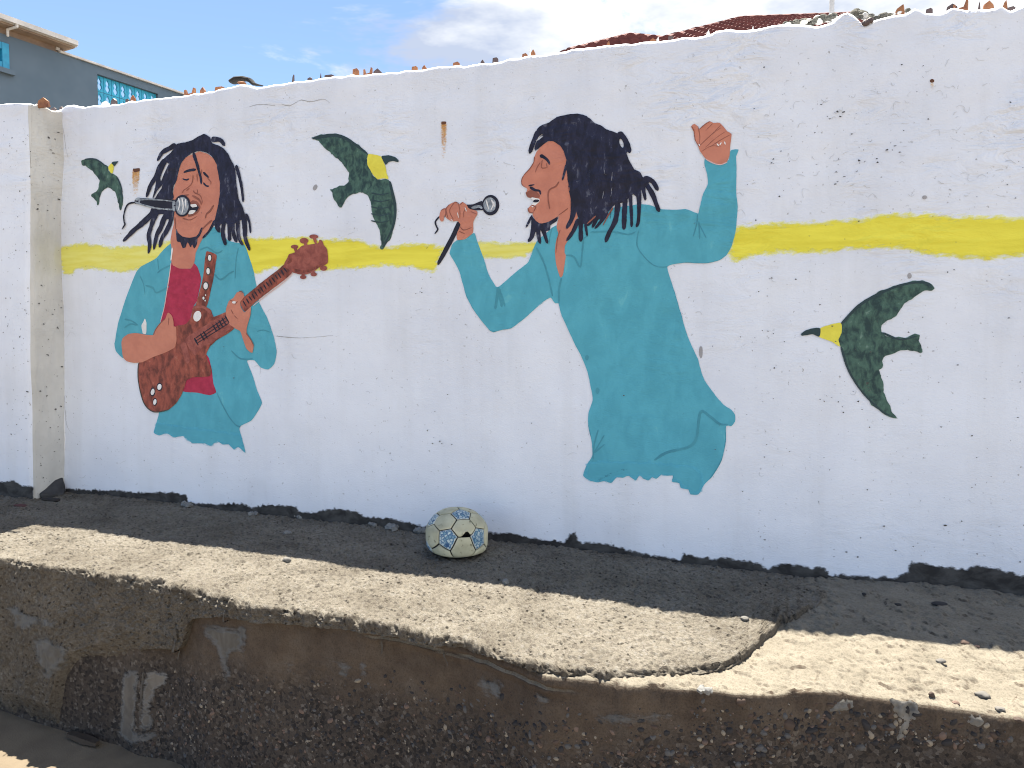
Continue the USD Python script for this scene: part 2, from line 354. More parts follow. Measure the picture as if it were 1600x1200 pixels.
def ellipse(r, c, a, b, rot=0):
    x, y, s = REG[r]
    pts = [(c[0] + a * math.cos(t) * math.cos(rot) - b * math.sin(t) * math.sin(rot), c[1] + a * math.cos(t) * math.sin(rot) + b * math.sin(t) * math.cos(rot)) for t in np.linspace(0, 2 * math.pi, 25)[:-1]]
    return Polygon(Q(r, pts))

def S(r, pts, w0, w1=None, seed=0):
    k = REG[r][2]
    m = np.linalg.norm(np.subtract(on_y(REG[r][0] + pts[0][0] * k + 1, REG[r][1] + pts[0][1] * k), on_y(REG[r][0] + pts[0][0] * k, REG[r][1] + pts[0][1] * k))) * k
    return stroke(Q(r, pts), w0 * m, None if w1 is None else w1 * m, seed)

def coat_mesh(g, level, h=0.006, place=None):
    """Triangulates a coat of paint and lays it on the plaster; level counts the coats below it."""
    vs, fs, es, o = [], [], [], 0
    for poly in (g.geoms if hasattr(g, 'geoms') else [g]):
        if poly.is_empty or poly.geom_type != 'Polygon' or poly.area < 2e-6: continue
        thin = poly.area / max(poly.length, 1e-9)
        b = min(0.0032, max(0.0012, thin * .8))
        rings = [np.array(shapely.segmentize(LineString(r.coords), b).coords)[:-1] for r in [poly.exterior] + list(poly.interiors)]
        bd = np.vstack(rings)
        x0, y0, x1, y1 = poly.bounds
        hh = min(h, max(thin, .002))
        gx_, gy_ = np.meshgrid(np.arange(x0, x1, hh), np.arange(y0, y1, hh), indexing='ij')
        pts = np.stack([gx_.ravel(), gy_.ravel()], -1) + (rng.random((gx_.size, 2)) - .5) * hh * .3
        ins = shapely.contains_xy(poly, pts[:, 0], pts[:, 1])
        pts = pts[ins]
        if len(pts):
            d = shapely.distance(shapely.points(pts), poly.boundary)
            pts = pts[d > min(b * .4, hh * .4)]
        allp = np.vstack([bd, pts])
        if len(allp) < 3: continue
        allp = allp + (rng.random(allp.shape) - .5) * 1e-7
        tri = Delaunay(allp).simplices
        cen = allp[tri].mean(1)
        tri = tri[shapely.contains_xy(poly, cen[:, 0], cen[:, 1])]
        a, bb, c = (allp[tri[:, k]] for k in range(3))
        flip = np.cross(bb - a, c - a) < 0
        tri[flip] = tri[flip][:, ::-1]
        e = np.concatenate([np.zeros(len(bd)), shapely.distance(shapely.points(pts), poly.boundary) if len(pts) else np.zeros(0)])
        vs.append(allp); fs.append(tri + o); es.append(e); o += len(allp)
    p, f, e = np.vstack(vs), np.vstack(fs), np.concatenate(es)
    if place is None:
        y = -wall_relief(p[:, 0], p[:, 1]) - 0.0011 - 0.00055 * level
        v3 = np.stack([p[:, 0], y, p[:, 1]], -1)
    else:
        v3 = place(p, level)
    return v3, f, e

def coat(name, g, level, mat, parent, label=None, h=0.006, place=None, kind=None, fade=False):
    v3, f, e = coat_mesh(g, level, h, place)
    if fade:
        t = (v3[:, 2].max() - v3[:, 2]) / np.ptp(v3[:, 2]); e = np.minimum(e, .008) * 1.9 * np.clip(1.05 - t, 0, 1)
    return obj(name, (v3, f), mat, parent, smooth=True, edge=e + 0.0004, label=label, kind=kind)

# yellow stripe
stripes = [
    ([(90, 390), (100, 382), (130, 378), (180, 383), (215, 381), (240, 379), (275, 372), (300, 385), (290, 405), (250, 412), (215, 424), (190, 427), (150, 423), (122, 424), (115, 431), (100, 431), (95, 410)], 'pale_stripe_paint', 'pale yellow stripe left of the guitarist'),
    ([(375, 371), (420, 369), (470, 367), (510, 371), (560, 371), (600, 384), (640, 378), (685, 380), (700, 383), (692, 405), (680, 427), (640, 421), (600, 418), (560, 424), (515, 424), (480, 424), (430, 421), (395, 433), (380, 420)], 'stripe_paint', 'yellow stripe behind the guitar headstock'),
    ([(740, 376), (790, 377), (836, 376), (870, 376), (870, 390), (832, 398), (818, 405), (790, 408), (755, 407), (740, 404)], 'pale_stripe_paint', 'short yellow stripe behind the singing man'),
    ([(1138, 370), (1150, 353), (1200, 345), (1260, 344), (1340, 338), (1400, 330), (1470, 332), (1530, 335), (1600, 334), (1700, 333), (1850, 332), (1850, 405), (1700, 404), (1600, 403), (1540, 409), (1500, 408), (1450, 402), (1400, 392), (1340, 393), (1290, 400), (1240, 399), (1190, 402), (1150, 413), (1136, 408)], 'stripe_paint', 'long yellow stripe right of the raised arm'),
]
for i, (p, m, lab) in enumerate(stripes):
    coat('yellow_stripe', shape(Q('P', p), .006, 16, i), 0, m, wall, lab, h=.009)

# swallows
def bird(region, body, neck, head, lab, seed, edge_lines):
    b = coat('painted_swallow', shape(Q(region, body), .0055, 55, seed), 1, 'bird_paint', wall, lab)
    coat('throat_patch', shape(Q(region, neck), .001, 60, seed), 2, 'yellow_paint', b)
    coat('beak', shape(Q(region, head), .001, 60, seed), 3, 'bird_dark_paint', b)
    for k, (pts, w) in enumerate(edge_lines):
        coat('wing_edge', S(region, pts, w, w * .6, k), 2, 'bird_dark_paint', b)
bird('E', [(145, 190), (195, 160), (250, 152), (340, 160), (420, 210), (510, 260), (525, 310), (560, 350), (590, 355), (640, 410), (690, 500), (710, 580), (725, 700), (715, 770), (690, 850), (670, 840), (660, 780), (645, 690), (610, 610), (565, 570), (520, 545), (470, 560), (430, 600), (405, 660), (395, 720), (385, 770), (360, 770), (350, 720), (285, 650), (295, 625), (340, 600), (380, 560), (390, 500), (395, 440), (340, 370), (300, 320), (250, 280), (170, 240)],
     [(515, 270), (560, 215), (585, 245), (590, 280), (580, 350), (555, 350), (525, 310)], [(560, 215), (590, 195), (655, 190), (635, 220), (600, 260), (585, 245)],
     'small painted green swallow left of the guitarist', 1, [([(200, 165), (340, 165), (500, 265)], 20), ([(640, 410), (700, 560), (715, 740)], 22)])
bird('F', [(95, 150), (160, 118), (250, 110), (340, 115), (420, 155), (520, 210), (610, 290), (595, 330), (600, 390), (650, 480), (690, 515), (790, 520), (830, 620), (860, 760), (860, 860), (840, 960), (800, 1060), (730, 1150), (712, 1140), (725, 1070), (710, 990), (680, 910), (660, 870), (640, 800), (640, 730), (605, 660), (560, 640), (480, 645), (420, 690), (370, 770), (340, 750), (300, 700), (285, 640), (262, 610), (300, 590), (400, 560), (430, 520), (430, 470), (400, 400), (330, 330), (270, 280), (200, 220), (150, 165)],
     [(610, 290), (680, 300), (725, 315), (740, 350), (760, 400), (770, 460), (790, 515), (740, 508), (690, 515), (650, 480), (600, 390), (595, 330)], [(725, 310), (790, 303), (850, 320), (887, 355), (875, 365), (830, 355), (790, 365), (765, 390), (740, 350)],
     'large painted green swallow between the two singers', 2, [([(110, 150), (250, 125), (350, 130), (460, 185), (600, 290)], 28), ([(800, 540), (850, 760), (830, 950), (740, 1120)], 28)] +
     [([(640, 640 + 62 * k), (720, 655 + 62 * k), (800, 640 + 62 * k)], 12) for k in range(5)])
bird('L', [(400, 410), (470, 340), (560, 250), (680, 175), (800, 125), (920, 95), (1010, 85), (1060, 105), (1110, 145), (1090, 160), (1040, 165), (960, 205), (880, 260), (850, 320), (820, 350), (760, 390), (710, 430), (710, 470), (750, 505), (830, 515), (900, 515), (960, 490), (1000, 500), (990, 540), (1020, 620), (1010, 630), (960, 610), (870, 605), (800, 635), (740, 650), (715, 690), (720, 740), (690, 760), (720, 850), (730, 940), (760, 1010), (780, 1070), (820, 1120), (780, 1115), (720, 1085), (650, 1030), (560, 930), (500, 840), (450, 750), (420, 660), (400, 580), (385, 530), (410, 480)],
     [(250, 445), (330, 415), (395, 405), (410, 420), (408, 480), (385, 530), (395, 585), (330, 545), (235, 510)], [(100, 490), (140, 460), (190, 445), (250, 445), (240, 510), (190, 490), (140, 500), (110, 502)],
     'painted green swallow flying left at the right end of the wall', 3, [([(410, 410), (560, 260), (800, 140), (1000, 100), (1090, 140)], 26), ([(405, 590), (460, 760), (560, 920), (700, 1060), (790, 1110)], 20), ([(715, 480), (850, 530), (970, 505)], 18)])

# --- the guitarist
jacket = shape(Q('B', [(580, 110), (520, 160), (460, 230), (400, 265), (330, 300), (290, 340), (255, 420), (220, 510), (180, 620), (150, 720), (125, 820), (105, 940)])
    + Q('C', [(100, 70), (115, 150), (165, 205), (190, 210), (230, 180), (400, 220), (440, 400), (480, 650), (460, 740), (435, 830), (480, 855), (540, 835), (600, 870), (680, 860), (740, 900), (760, 920), (860, 920), (910, 940), (960, 900), (1010, 930), (1060, 930), (1100, 970), (1140, 950), (1200, 1000), (1170, 880), (1150, 800), (1165, 772), (1250, 730), (1310, 640), (1335, 580), (1290, 470), (1250, 350), (1205, 235), (1265, 230), (1320, 290), (1380, 305), (1430, 260), (1450, 160), (1430, 50)])
    + Q('B', [(1400, 800), (1370, 720), (1310, 600), (1285, 440), (1265, 330), (1230, 220), (1190, 120), (1100, 100), (1050, 80), (1020, 40), (960, -10)]) + Q('A', [(900, 940), (800, 1000), (600, 1000), (540, 1120)]), .001, 40, 4)
gman = coat('painted_guitarist', jacket, 1, 'teal_paint', wall, 'painted man in teal jacket playing a brown guitar and singing')
# the ragged hem of the jacket is dry-brushed over the white
hem = shape(Q('C', [(455, 740), (435, 832), (480, 862), (540, 842), (600, 880), (680, 872), (740, 915), (800, 925), (860, 928), (910, 950), (960, 915), (1010, 940), (1060, 938), (1100, 982), (1140, 960), (1200, 1003), (1180, 930), (1150, 830), (900, 800), (600, 760)]), .006, 60, 5)
coat('jacket_hem', hem, 2, 'teal_ragged_paint', gman)
face = shape(Q('A', [(700, 290), (760, 268), (830, 290), (890, 340), (920, 400), (935, 480), (945, 560), (945, 660), (935, 740), (915, 820), (895, 900), (850, 970), (800, 1040), (770, 1090)])
    + Q('B', [(785, 190), (780, 240), (765, 290), (740, 318), (650, 318), (598, 292), (585, 260), (590, 180), (578, 90)]) + Q('A', [(515, 1000), (535, 900), (530, 800), (525, 700), (530, 600), (555, 520), (575, 440), (600, 370), (640, 320)]), .0008, 40, 6)
coat('face', face, 2, 'skin_paint', gman)
coat('shirt', shape(Q('B', [(585, 265), (600, 292), (650, 318), (740, 318), (772, 275), (800, 310), (825, 400), (815, 480), (790, 590), (760, 640), (720, 780), (610, 810), (540, 790), (485, 790), (520, 640), (550, 450), (575, 330)]), .001, 40, 7), 2, 'red_paint', gman)
coat('shirt_tail', shape(Q('C', [(850, 170), (890, 210), (915, 310), (930, 420), (955, 495), (900, 520), (800, 500), (670, 485), (690, 400), (800, 300)]), .001, 40, 8), 2, 'red_paint', gman)
coat('shirt_rim', S('B', [(583, 275), (560, 420), (525, 620), (490, 760)], 7, 6), 3, 'pink_paint', gman)
coat('neck_rim', S('B', [(592, 150), (582, 250)], 12, 9), 3, 'white_paint', gman)
coat('wall_gap', shape(Q('B', [(360, 735), (345, 765), (330, 795), (340, 858), (368, 860), (372, 770)]), .0006), 2, 'white_paint', gman)
coat('strap', shape(Q('B', [(880, 175), (960, 205), (950, 290), (915, 470), (870, 640), (780, 640), (790, 590), (825, 470), (850, 350), (865, 230)]), .0008), 3, 'guitar_paint', gman)
for c, a, b in (((904, 230), 13, 24), ((888, 340), 14, 26), ((866, 463), 18, 28), ((848, 565), 8, 12), ((862, 585), 5, 7), ((866, 540), 5, 6)):
    coat('strap_hole', ellipse('B', c, a * 1.5, b * 1.35), 4, 'crack_dark', gman)
    coat('strap_stud', ellipse('B', c, a, b), 5, 'white_paint', gman)
gbody = shape(Q('C', [(310, 250), (305, 350), (320, 470), (360, 590), (420, 650), (480, 660), (560, 640), (620, 590), (660, 530), (690, 460), (710, 395), (760, 370), (830, 368), (900, 360), (915, 310), (870, 190), (900, 115), (960, 60), (1050, 5)])
    + Q('B', [(1100, 820), (1085, 780), (1040, 685), (985, 700), (930, 720), (910, 665), (860, 635), (790, 622), (755, 650), (745, 720), (700, 780), (620, 800), (600, 900)]) + Q('C', [(600, 60), (560, 120), (480, 160), (420, 195), (350, 220)]), .0012, 40, 9)
coat('guitar_body', gbody, 4, 'guitar_paint', gman)
coat('guitar_plate', shape(Q('B', [(700, 900), (850, 800), (1030, 700), (1090, 800), (990, 880), (900, 950)]) + Q('C', [(850, 110), (780, 190), (720, 110)]), .001), 5, 'guitar_light_paint', gman)
coat('guitar_bridge', shape(Q('C', [(655, 100), (700, 75), (745, 225), (712, 255)]), .001), 6, 'guitar_light_paint', gman)
coat('guitar_horn_shade', S('B', [(770, 640), (850, 640), (905, 690), (925, 720)], 22, 14), 5, 'guitar_light_paint', gman)
for c, a, b in (((797, 715), 32, 45),): coat('guitar_spot', ellipse('B', c, a, b, .3), 6, 'white_paint', gman)
for c, a, b in (((428, 492), 15, 27), ((484, 450), 17, 25), ((448, 575), 13, 24)):
    coat('guitar_spot_ring', ellipse('C', c, a * 1.45, b * 1.35), 5, 'ink_paint', gman)
    coat('guitar_spot', ellipse('C', c, a, b, .2), 6, 'white_paint', gman)
for pts in ([(480, 300), (560, 260), (640, 200)], [(520, 400), (600, 330), (640, 290)], [(400, 300), (430, 280)], [(560, 480), (600, 420)]):
    coat('guitar_shade', S('C', pts, 46, 20), 5, 'guitar_paint', gman)
for k in range(11):
    t = k / 10; x, y = 790 + 255 * t, 925 - 185 * t
    if 4 <= k <= 5 or k == 1: continue
    coat('fret', S('B', [(x - 16, y - 26), (x + 16, y + 30)], 13, 9, k), 7, 'ink_paint', gman)
for k in range(3):
    coat('guitar_string', S('B', [(780 + 12 * k, 900 + 18 * k), (1030 + 14 * k, 730 + 22 * k)], 6), 7, 'ink_paint', gman)
coat('guitar_outline', S('C', [(308, 255), (305, 350), (320, 470), (360, 590), (420, 650), (480, 658), (560, 640)], 9, 6), 6, 'crack_dark', gman)
neck = shape(Q('D', [(145, 690), (200, 640), (360, 510), (480, 420), (555, 355), (610, 390), (610, 440), (520, 520), (400, 610), (280, 705), (190, 785)]), .0009)
coat('guitar_neck', neck, 4, 'guitar_paint', gman)
hd = shape(Q('D', [(545, 365), (570, 310), (590, 270), (640, 255), (700, 200), (740, 190), (850, 172), (860, 142), (885, 150), (900, 190), (930, 230), (930, 350), (850, 390), (800, 430), (740, 450), (680, 450), (610, 430)]), .0009)
coat('guitar_headstock', hd, 5, 'guitar_light_paint', gman)
coat('headstock_shade', S('D', [(590, 290), (600, 330), (575, 350)], 34, 20), 6, 'guitar_paint', gman)
coat('headstock_shade', S('D', [(620, 410), (720, 425), (800, 400), (920, 345)], 26, 14), 6, 'guitar_paint', gman)
for (cx, cy, a, b, sx, sy) in ((640, 205, 33, 18, 655, 250), (725, 152, 38, 26, 745, 200), (812, 115, 40, 20, 830, 175), (710, 475, 28, 18, 712, 440), (805, 450, 29, 18, 795, 415), (892, 395, 32, 24, 875, 370)):
    coat('tuning_peg', unary_union([ellipse('D', (cx, cy), a, b), S('D', [(cx, cy), (sx, sy)], 24, 30)]), 5, 'guitar_light_paint', gman)
for k in range(15):
    t = k / 14; x, y = 190 + 365 * t, 710 - 295 * t
    coat('fret', S('D', [(x - 12 + 4 * (k % 2), y - 20), (x + 14, y + 26 - 5 * (k % 3))], 13, 8, k), 6, 'ink_paint', gman)
coat('neck_rim', S('D', [(620, 440), (520, 535), (400, 625), (265, 730)], 7, 6), 3, 'pink_paint', gman)
# hands and arm
coat('strumming_arm', shape(Q('B', [(165, 940), (175, 900), (220, 865), (280, 855), (380, 870), (435, 870), (450, 830), (480, 780), (530, 740), (548, 695), (558, 685), (585, 710), (600, 760), (602, 800), (620, 805), (625, 900), (622, 950)]) + Q('C', [(625, 60), (610, 120), (540, 160), (420, 205), (340, 245), (270, 250), (210, 235), (180, 200), (170, 130), (165, 60)]), .0008), 6, 'skin_paint', gman)
coat('finger_line', S('B', [(562, 730), (558, 790)], 8, 5), 7, 'skin_dark_paint', gman)
coat('finger_line', S('B', [(430, 870), (455, 820), (495, 770), (535, 735)], 7, 5), 7, 'skin_dark_paint', gman)
coat('fretting_hand', shape(Q('D', [(145, 605), (180, 620), (190, 650), (150, 700), (160, 750), (190, 790), (245, 740), (240, 820), (215, 900), (205, 970), (240, 1030), (265, 1090), (255, 1150), (230, 1140), (200, 1110), (170, 1020), (150, 960), (100, 930), (50, 890), (25, 820), (25, 760), (50, 690), (90, 660), (120, 615)]), .0008), 6, 'skin_paint', gman)
for pts in ([(60, 680), (85, 690), (115, 700)], [(130, 690), (105, 720)], [(70, 765), (90, 805)], [(100, 820), (130, 850)], [(145, 605), (165, 602), (185, 625)]):
    coat('finger_line', S('D', pts, 8, 5), 7, 'skin_dark_paint', gman)
coat('finger_nail', ellipse('D', (97, 700), 18, 11), 7, 'white_paint', gman)
for pts in ([(200, 975), (240, 1030), (268, 1090)],): coat('finger_line', S('D', pts, 9, 6), 7, 'skin_dark_paint', gman)
# jacket folds
for r, pts, w in (('B', [(470, 355), (500, 330), (580, 290)], 10), ('B', [(370, 460), (430, 480), (460, 520), (560, 470)], 10), ('B', [(940, 370), (990, 410), (1060, 360), (1100, 340)], 10), ('B', [(1140, 150), (1120, 260), (1110, 400)], 7),
                  ('B', [(820, 165), (870, 145), (900, 150), (960, 190), (1010, 170)], 8), ('B', [(190, 810), (240, 780), (290, 790)], 9), ('B', [(190, 740), (250, 755), (300, 790)], 8), ('B', [(320, 380), (350, 450), (360, 540)], 6),
                  ('C', [(960, 500), (1010, 600), (1080, 720), (1150, 780), (1250, 735), (1320, 640)], 8), ('C', [(1075, 150), (1150, 215), (1250, 215)], 8), ('B', [(470, 240), (480, 330)], 6), ('B', [(1290, 840), (1340, 830), (1400, 850)], 6)):
    coat('jacket_fold', S(r, pts, w * 1.3, w).intersection(jacket), 2, 'teal_dark_paint', gman)
# hair
mass = shape(Q('A', [(800, 110), (760, 130), (720, 150), (690, 170), (640, 185), (560, 200), (530, 240), (500, 280), (440, 330), (420, 380), (400, 440), (380, 500), (370, 560), (360, 640), (350, 690), (420, 700), (530, 695), (525, 620), (530, 580), (550, 540), (565, 480), (580, 420), (600, 370), (640, 320), (690, 285), (760, 265), (830, 285), (885, 330), (915, 390), (930, 470), (945, 560), (945, 660), (935, 740), (915, 830), (895, 920), (930, 960), (960, 920), (1000, 910), (1050, 930), (1100, 900), (1140, 880), (1175, 850), (1150, 760), (1120, 700), (1110, 640), (1095, 560), (1085, 480), (1075, 410), (1045, 350), (1020, 300), (980, 250), (930, 215), (870, 195), (850, 140), (830, 125)]), .0022, 70, 10)
low = shape(Q('A', [(370, 755), (530, 785), (530, 860), (480, 875), (440, 830), (390, 835), (330, 855)]), .002, 60, 11)
hs = [mass, low]
for k, (pts, a, b) in enumerate((([(540, 215), (470, 250), (420, 280), (385, 345)], 40, 26), ([(440, 350), (400, 420), (375, 490), (330, 570), (295, 670)], 42, 30), ([(370, 770), (330, 840), (240, 920), (170, 980), (85, 1065)], 52, 26), ([(400, 790), (360, 870), (330, 950), (310, 1020), (320, 1100), (310, 1170)], 44, 30),
        ([(500, 790), (450, 870), (420, 950), (380, 1020), (358, 1140)], 52, 26), ([(520, 800), (505, 900), (470, 980), (430, 1040), (410, 1115)], 44, 32), ([(920, 930), (945, 985)], 48, 30), ([(985, 910), (975, 1000), (1000, 1100)], 40, 28), ([(1030, 890), (1035, 1060)], 40, 28),
        ([(1060, 910), (1070, 1000), (1095, 1070)], 40, 30), ([(1105, 870), (1110, 980), (1125, 1060), (1150, 1100)], 38, 26), ([(1160, 850), (1170, 960), (1175, 1050), (1210, 1145)], 46, 26), ([(1180, 830), (1210, 900), (1220, 995)], 26, 16), ([(1090, 400), (1120, 500), (1145, 600), (1155, 715)], 30, 22), ([(870, 160), (940, 165), (975, 210)], 40, 26))):
    hs.append(S('A', pts, a, b, k))
hair = unary_union(hs)
for gap in ([(470, 365), (486, 380), (440, 480), (420, 535), (412, 510), (430, 450)], [(375, 540), (370, 590), (335, 680), (322, 680), (345, 600)], [(435, 565), (425, 600), (370, 690), (356, 690), (390, 620)]):
    hair = hair.difference(Polygon(Q('A', gap)))
coat('hair', hair, 5, 'hair_paint', gman)
beard = unary_union([shape(Q('A', [(555, 960), (580, 1000), (620, 1030), (680, 1040), (730, 1030), (752, 1030), (742, 1100), (715, 1135), (700, 1100), (685, 1125), (660, 1080), (640, 1125), (615, 1132), (595, 1080), (565, 1070)]), .0008), S('A', [(790, 955), (765, 1015), (735, 1045)], 24, 18), S('A', [(900, 890), (855, 980), (798, 1042)], 24, 16)])
coat('beard', beard, 4, 'hair_paint', gman)
for pts, a, b in (([(705, 285), (735, 370), (755, 450), (770, 510), (775, 555)], 30, 18), ([(620, 455), (660, 440), (722, 430)], 14, 22), ([(795, 458), (842, 502)], 24, 10), ([(608, 512), (640, 522), (662, 512)], 12, 10), ([(795, 550), (820, 575), (845, 580)], 14, 10)):
    coat('face_line', S('A', pts, a, b), 4, 'hair_paint', gman)
for pts, a in (([(700, 480), (690, 550), (655, 590), (620, 615), (608, 640)], 9), ([(705, 620), (722, 640), (745, 638), (738, 605)], 9), ([(645, 618), (670, 595)], 10), ([(735, 470), (737, 535)], 9), ([(830, 505), (862, 540), (862, 562)], 8), ([(700, 665), (745, 690), (770, 715), (778, 742)], 16), ([(615, 668), (665, 655)], 15), ([(720, 640), (770, 665), (790, 730)], 8),
               ([(890, 752), (860, 800), (830, 825), (818, 862)], 16), ([(875, 885), (820, 935), (788, 975)], 14), ([(545, 860), (552, 960)], 13), ([(615, 865), (680, 880), (740, 850)], 8), ([(780, 430), (775, 470)], 8)):
    coat('face_line', S('A', pts, a, a * .6), 4, 'skin_dark_paint', gman)
coat('lips', shape(Q('A', [(675, 735), (700, 705), (740, 715), (770, 765), (750, 815), (705, 845), (660, 850)]), .0006), 4, 'skin_dark_paint', gman)
coat('mouth', shape(Q('A', [(672, 765), (700, 752), (735, 745), (757, 768), (738, 805), (700, 822), (668, 825)]), .0005), 5, 'ink_paint', gman)
coat('teeth', shape(Q('A', [(680, 745), (730, 738), (744, 762), (700, 768)]), .0004), 6, 'white_paint', gman)
coat('teeth', shape(Q('A', [(665, 805), (700, 792), (732, 798), (708, 826), (668, 830)]), .0004), 6, 'white_paint', gman)
coat('microphone_grip', shape(Q('A', [(190, 702), (235, 686), (330, 692), (545, 702), (545, 800), (530, 796), (380, 772), (235, 742), (190, 735)]), .0006), 6, 'ink_paint', gman)
coat('microphone_trim', S('A', [(195, 722), (235, 738), (380, 776), (535, 790)], 12, 10), 7, 'grey_paint', gman)
coat('microphone_trim', S('A', [(200, 705), (300, 700), (430, 705), (530, 715)], 7, 7), 7, 'grey_paint', gman)
coat('microphone_trim', S('A', [(195, 700), (230, 690), (228, 735)], 16, 12), 7, 'grey_paint', gman)
coat('microphone_collar', shape(Q('A', [(525, 715), (552, 715), (552, 802), (525, 795)]), .0004), 7, 'grey_paint', gman)
coat('microphone_ring', ellipse('A', (612, 755), 74, 98), 7, 'ink_paint', gman)
coat('microphone_head', ellipse('A', (612, 757), 58, 80), 8, 'grey_paint', gman)
for pts in ([(580, 690), (590, 740), (575, 800)], [(610, 690), (622, 760), (610, 830)], [(640, 700), (648, 780)]):
    coat('microphone_glint', S('A', pts, 13, 8), 9, 'white_paint', gman)
coat('microphone_cable', S('A', [(190, 725), (140, 735), (110, 770), (90, 840), (95, 900), (102, 920), (75, 962)], 11, 14), 6, 'ink_paint', gman)

# --- the singing man
jk = shape(Q('H', [(400, 375), (340, 420), (275, 430), (240, 460), (218, 530), (255, 600), (290, 670), (320, 770), (350, 870), (400, 960), (470, 1060), (530, 1130), (560, 1145), (620, 1130), (700, 1115), (800, 1040), (900, 950), (960, 905)])
    + Q('I', [(90, 790), (180, 735), (210, 775), (235, 775), (260, 860), (300, 950), (350, 1060), (400, 1156)])
    + Q('K', [(130, 70), (180, 190), (215, 350), (222, 410), (190, 510), (190, 600), (215, 720), (220, 820), (180, 890), (150, 975), (210, 1015), (260, 1025), (310, 1015), (360, 1030), (405, 985), (450, 990), (490, 975), (545, 1010), (575, 970), (600, 995), (640, 1010), (670, 985), (700, 1000), (740, 965), (780, 975), (825, 975), (815, 1020), (870, 1030), (880, 1065), (940, 1080), (955, 1115), (1015, 1115), (1060, 1040), (1120, 980), (1190, 860), (1220, 720), (1222, 603), (1260, 605), (1290, 570), (1290, 520), (1260, 480), (1200, 440), (1140, 370), (1060, 260), (1025, 160), (1000, 50)])
    + Q('I', [(1200, 1156), (1130, 1000), (1080, 830), (1030, 660), (990, 520), (1100, 492), (1260, 495), (1350, 475), (1400, 440), (1440, 370), (1465, 270), (1480, 100)])
    + Q('J', [(520, 700), (510, 600), (512, 480), (510, 360), (508, 345), (527, 295), (470, 300), (455, 370), (400, 398), (330, 385), (285, 360), (280, 400), (300, 470), (305, 540), (270, 620), (240, 745)])
    + Q('I', [(1200, 150), (1120, 120), (1040, 125), (940, 120), (880, 95), (800, 85), (700, 100), (400, 140), (330, 240), (228, 232), (190, 252), (150, 290), (90, 340), (60, 400), (20, 490)])
    + Q('H', [(870, 500), (830, 600), (800, 625), (710, 700), (610, 785), (580, 790), (520, 690), (480, 560), (430, 430), (415, 380)]), .001, 40, 20)
man = coat('painted_singer', jk, 1, 'teal_paint', wall, 'painted man in long teal shirt singing with one fist raised')
coat('shirt_hem', shape(Q('K', [(200, 860), (150, 978), (210, 1022), (260, 1030), (310, 1020), (360, 1036), (405, 992), (450, 996), (490, 982), (545, 1018), (575, 978), (600, 1002), (640, 1018), (670, 993), (700, 1008), (740, 972), (780, 982), (822, 982), (812, 1026), (870, 1036), (880, 1070), (940, 1086), (955, 1120), (1018, 1120), (1065, 1040), (1000, 900), (600, 860)]), .004, 70, 21), 2, 'teal_ragged_paint', man)
sk = shape(Q('G', [(380, 305), (430, 340), (468, 390), (485, 450), (480, 500), (490, 560), (495, 640), (510, 700), (520, 780), (560, 820), (570, 880), (540, 990), (490, 1080), (465, 1120), (460, 1200)]) + Q('I', [(270, 410), (285, 440), (280, 480), (265, 580), (247, 592), (220, 510), (210, 420), (220, 340), (235, 290), (225, 250)])
    + Q('G', [(405, 950), (420, 890), (400, 910), (370, 925), (310, 945), (260, 945), (235, 920), (215, 880), (220, 862), (188, 860), (180, 830), (205, 805), (240, 790), (262, 775), (250, 755), (195, 742), (175, 738), (165, 710), (175, 680), (160, 665), (135, 645), (130, 610), (150, 570), (195, 520), (225, 470), (230, 430), (245, 390), (285, 340), (340, 305)]), .0007, 40, 22)
coat('face', sk, 2, 'skin_paint', man)
hs = [shape(Q('G', [(555, 90), (610, 100), (660, 125), (700, 165), (750, 185), (790, 215), (860, 235), (910, 265), (940, 300), (950, 395), (955, 420), (985, 490), (1010, 525), (1050, 545), (1080, 590), (1130, 610), (1110, 650), (1060, 690), (1050, 760), (1000, 720), (980, 740), (930, 780), (860, 800), (800, 860), (720, 920), (640, 950), (600, 945), (570, 900), (548, 830), (515, 880), (515, 780), (500, 700), (490, 620), (482, 540), (475, 500), (480, 450), (460, 390), (430, 340), (380, 310), (330, 308), (290, 340), (240, 375), (250, 330), (300, 262), (285, 252), (240, 290), (245, 215), (290, 175), (340, 160), (400, 120), (470, 100), (520, 92)]), .0024, 70, 23)]
for k, (pts, a, b) in enumerate((([(255, 230), (215, 330), (195, 395)], 42, 30), ([(300, 260), (250, 330), (238, 375)], 40, 18), ([(540, 820), (520, 910), (480, 985)], 44, 26), ([(590, 930), (590, 1000), (590, 1080)], 34, 34), ([(625, 950), (640, 1045)], 26, 16), ([(720, 890), (680, 980)], 44, 20), ([(790, 860), (740, 940), (700, 985)], 40, 20),
        ([(880, 790), (860, 920), (810, 1020), (785, 1085)], 46, 34), ([(935, 760), (925, 990)], 44, 32), ([(975, 730), (985, 880), (985, 970)], 36, 20), ([(1040, 690), (1045, 800), (1040, 920), (1025, 970)], 40, 26), ([(1070, 640), (1095, 765)], 40, 18), ([(1100, 640), (1150, 720), (1180, 800), (1200, 850)], 38, 34), ([(1090, 590), (1150, 620), (1190, 685)], 44, 28),
        ([(890, 245), (940, 300), (972, 390)], 46, 34), ([(570, 920), (530, 1010), (480, 1080)], 44, 20), ([(482, 490), (462, 560), (448, 612)], 24, 14), ([(660, 920), (640, 950)], 60, 40))):
    hs.append(S('G', pts, a, b, k))
hair = unary_union(hs).difference(ellipse('G', (908, 322), 14, 36, -.3)).difference(ellipse('G', (268, 285), 34, 5, -.6))
coat('hair', hair, 4, 'hair_paint', man)
